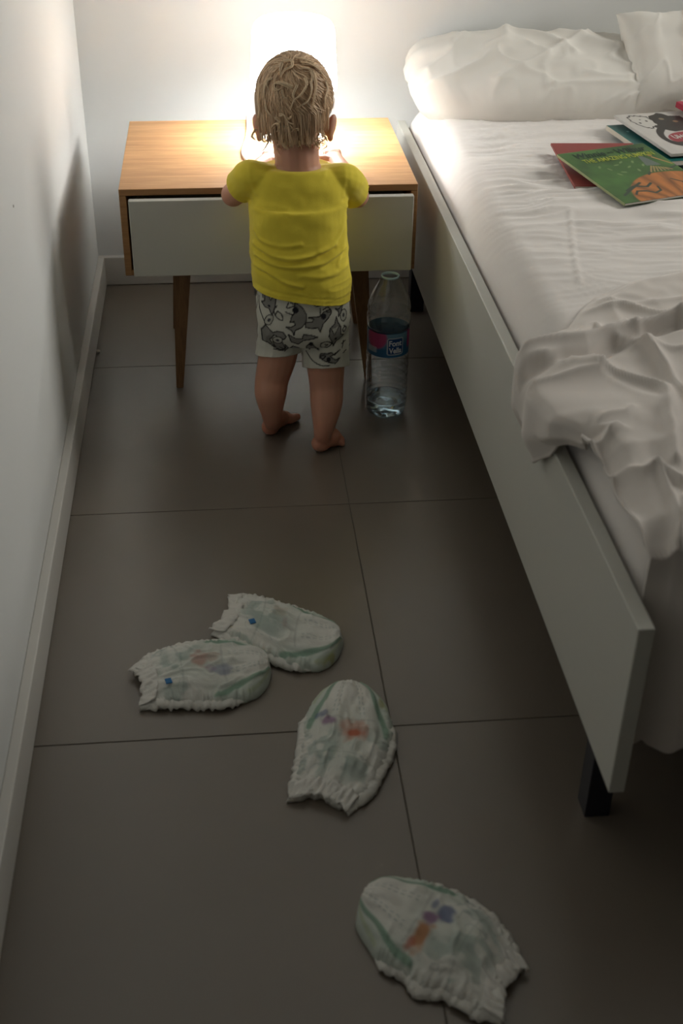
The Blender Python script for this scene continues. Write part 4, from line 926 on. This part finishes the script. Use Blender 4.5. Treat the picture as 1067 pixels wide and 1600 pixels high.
# curls at the back and nape (photo positions on the head's rear surface)
def on_head(px, py, k=1.06):
    d = ray(px, py); o = (CAMP-hc)/(axr*k); dd = d/(axr*k); A_ = dd@dd; B_ = o@dd; C_ = o@o-1; D_ = B_*B_-A_*C_
    if D_ < 0: t = -B_/A_
    else: t = (-B_-math.sqrt(D_))/A_
    return CAMP+t*d
def hz(P): return [(380+a/6.67, 70+b/6.67) for a, b in P]
curls = [
 [(410, 170), (500, 160), (505, 220), (430, 260), (390, 330)], [(400, 190), (385, 270), (395, 340)], [(500, 440), (400, 400), (330, 400), (315, 440), (350, 470), (400, 450)],
 [(360, 390), (430, 395), (490, 430)], [(400, 470), (420, 540), (460, 560)], [(640, 350), (660, 420), (600, 520), (530, 580), (490, 680)], [(700, 380), (710, 480), (670, 590), (560, 660)],
 [(620, 240), (700, 260), (720, 340), (700, 430)], [(380, 740), (420, 735), (460, 800), (520, 830)], [(300, 860), (330, 825), (370, 830), (375, 880), (340, 905), (310, 880), (340, 850)],
 [(370, 920), (440, 920), (520, 890), (480, 830)], [(520, 900), (570, 880), (590, 930), (560, 970)], [(400, 870), (470, 860), (510, 900), (460, 920)], [(230, 620), (250, 690), (290, 740)], [(250, 380), (215, 450), (215, 560)],
 [(130, 880), (90, 950), (130, 990)], [(190, 930), (200, 1000), (250, 1000), (270, 920)], [(250, 900), (280, 960), (240, 1060), (200, 1110)], [(860, 380), (880, 460), (850, 560), (860, 660)], [(480, 980), (520, 1010), (550, 1030)], [(160, 400), (150, 560), (160, 700), (130, 850)],
 [(330, 760), (380, 800), (350, 850)], [(560, 420), (520, 520), (540, 600)], [(740, 300), (760, 430), (740, 560), (720, 700)], [(300, 340), (240, 380), (260, 460)], [(440, 760), (480, 770), (500, 740)], [(450, 960), (430, 1040), (470, 1090)], [(820, 900), (850, 960), (880, 1010)], [(600, 180), (700, 200), (790, 260), (860, 350)], [(540, 130), (640, 150), (740, 190)],
]
for ci, cpts_ in enumerate(curls):
    P2 = crom(np.array(hz(cpts_)), 6)
    for c_ in range(13):
        o = np.array([rh.gauss(0, 1.3), rh.gauss(0, 1.3)]); kk = 1.085+rh.gauss(0, .012); pts = []
        for q, (a, b) in enumerate(P2):
            t = q/len(P2); pp = on_head(a+o[0]*(1-.6*t), b+o[1]*(1-.6*t), kk)
            if b > 205: f_ = at(a+o[0]*(1-.6*t), b+o[1]*(1-.6*t), Y=hc[1]-axr[1]*.62); pp = pp*(1-sstep(205, 222, b))+f_*sstep(205, 222, b)
            pts.append(pp)
        strand(np.array(pts), rh.uniform(.00035, .00065), np.array((.92, .72, .48))*rh.uniform(.6, 1.1))
# wisps at the nape
for k in range(150):
    a = rh.uniform(428, 505); b = rh.uniform(200, 222); P0 = []; f_ = rh.uniform(3, 7); ph = rh.uniform(0, 6); sw = rh.uniform(2, 5); L_ = rh.uniform(8, 22)
    for q in range(9):
        t = q/8; P0.append(at(a+sw*math.sin(f_*t+ph)-sw*math.sin(ph), b+L_*t, Y=hc[1]-axr[1]*(.80-.30*t)*math.sqrt(max(.1, 1-((a-462)/70)**2))+.004))
    strand(np.array(P0), rh.uniform(.0005, .0009), np.array((.70, .52, .33))*rh.uniform(.75, 1.2))
hme = mesh('hair', rel(HVs, child), HFs, True, np.array(HCs)); ho = link('hair', hme, child, M_hair); ho['label'] = 'curly light blond hair'
# small specks on floor and wall
for (px, py, wl) in ((47, 990, 'w'), (21, 322, 'w')):
    p = at(px, py, X=XW+.0004); V, F = ellip_VF((0, 0, 0), (.0006, .003, .0022), n=10, m=6); o = link('scuff_mark', mesh('scuff_mark', V, F), bpy.data.objects['wall_left'], mat('scuff', (.2, .17, .14), .8)); o.location = tuple(p)
p = at(153, 548, z=.006); bmk = bmesh.new(); bmesh.ops.create_icosphere(bmk, subdivisions=2, radius=.0045)
for v in bmk.verts: v.co *= 1+.35*math.sin(v.co.x*2000+v.co.y*1300); v.co.z *= .9
ln = link('lint', bm_mesh('lint', bmk, True), None, M_paper); ln.location = (p[0], p[1], .0042); tag(ln, 'tiny pale crumb on the tiles at the foot of the left baseboard', 'crumb')
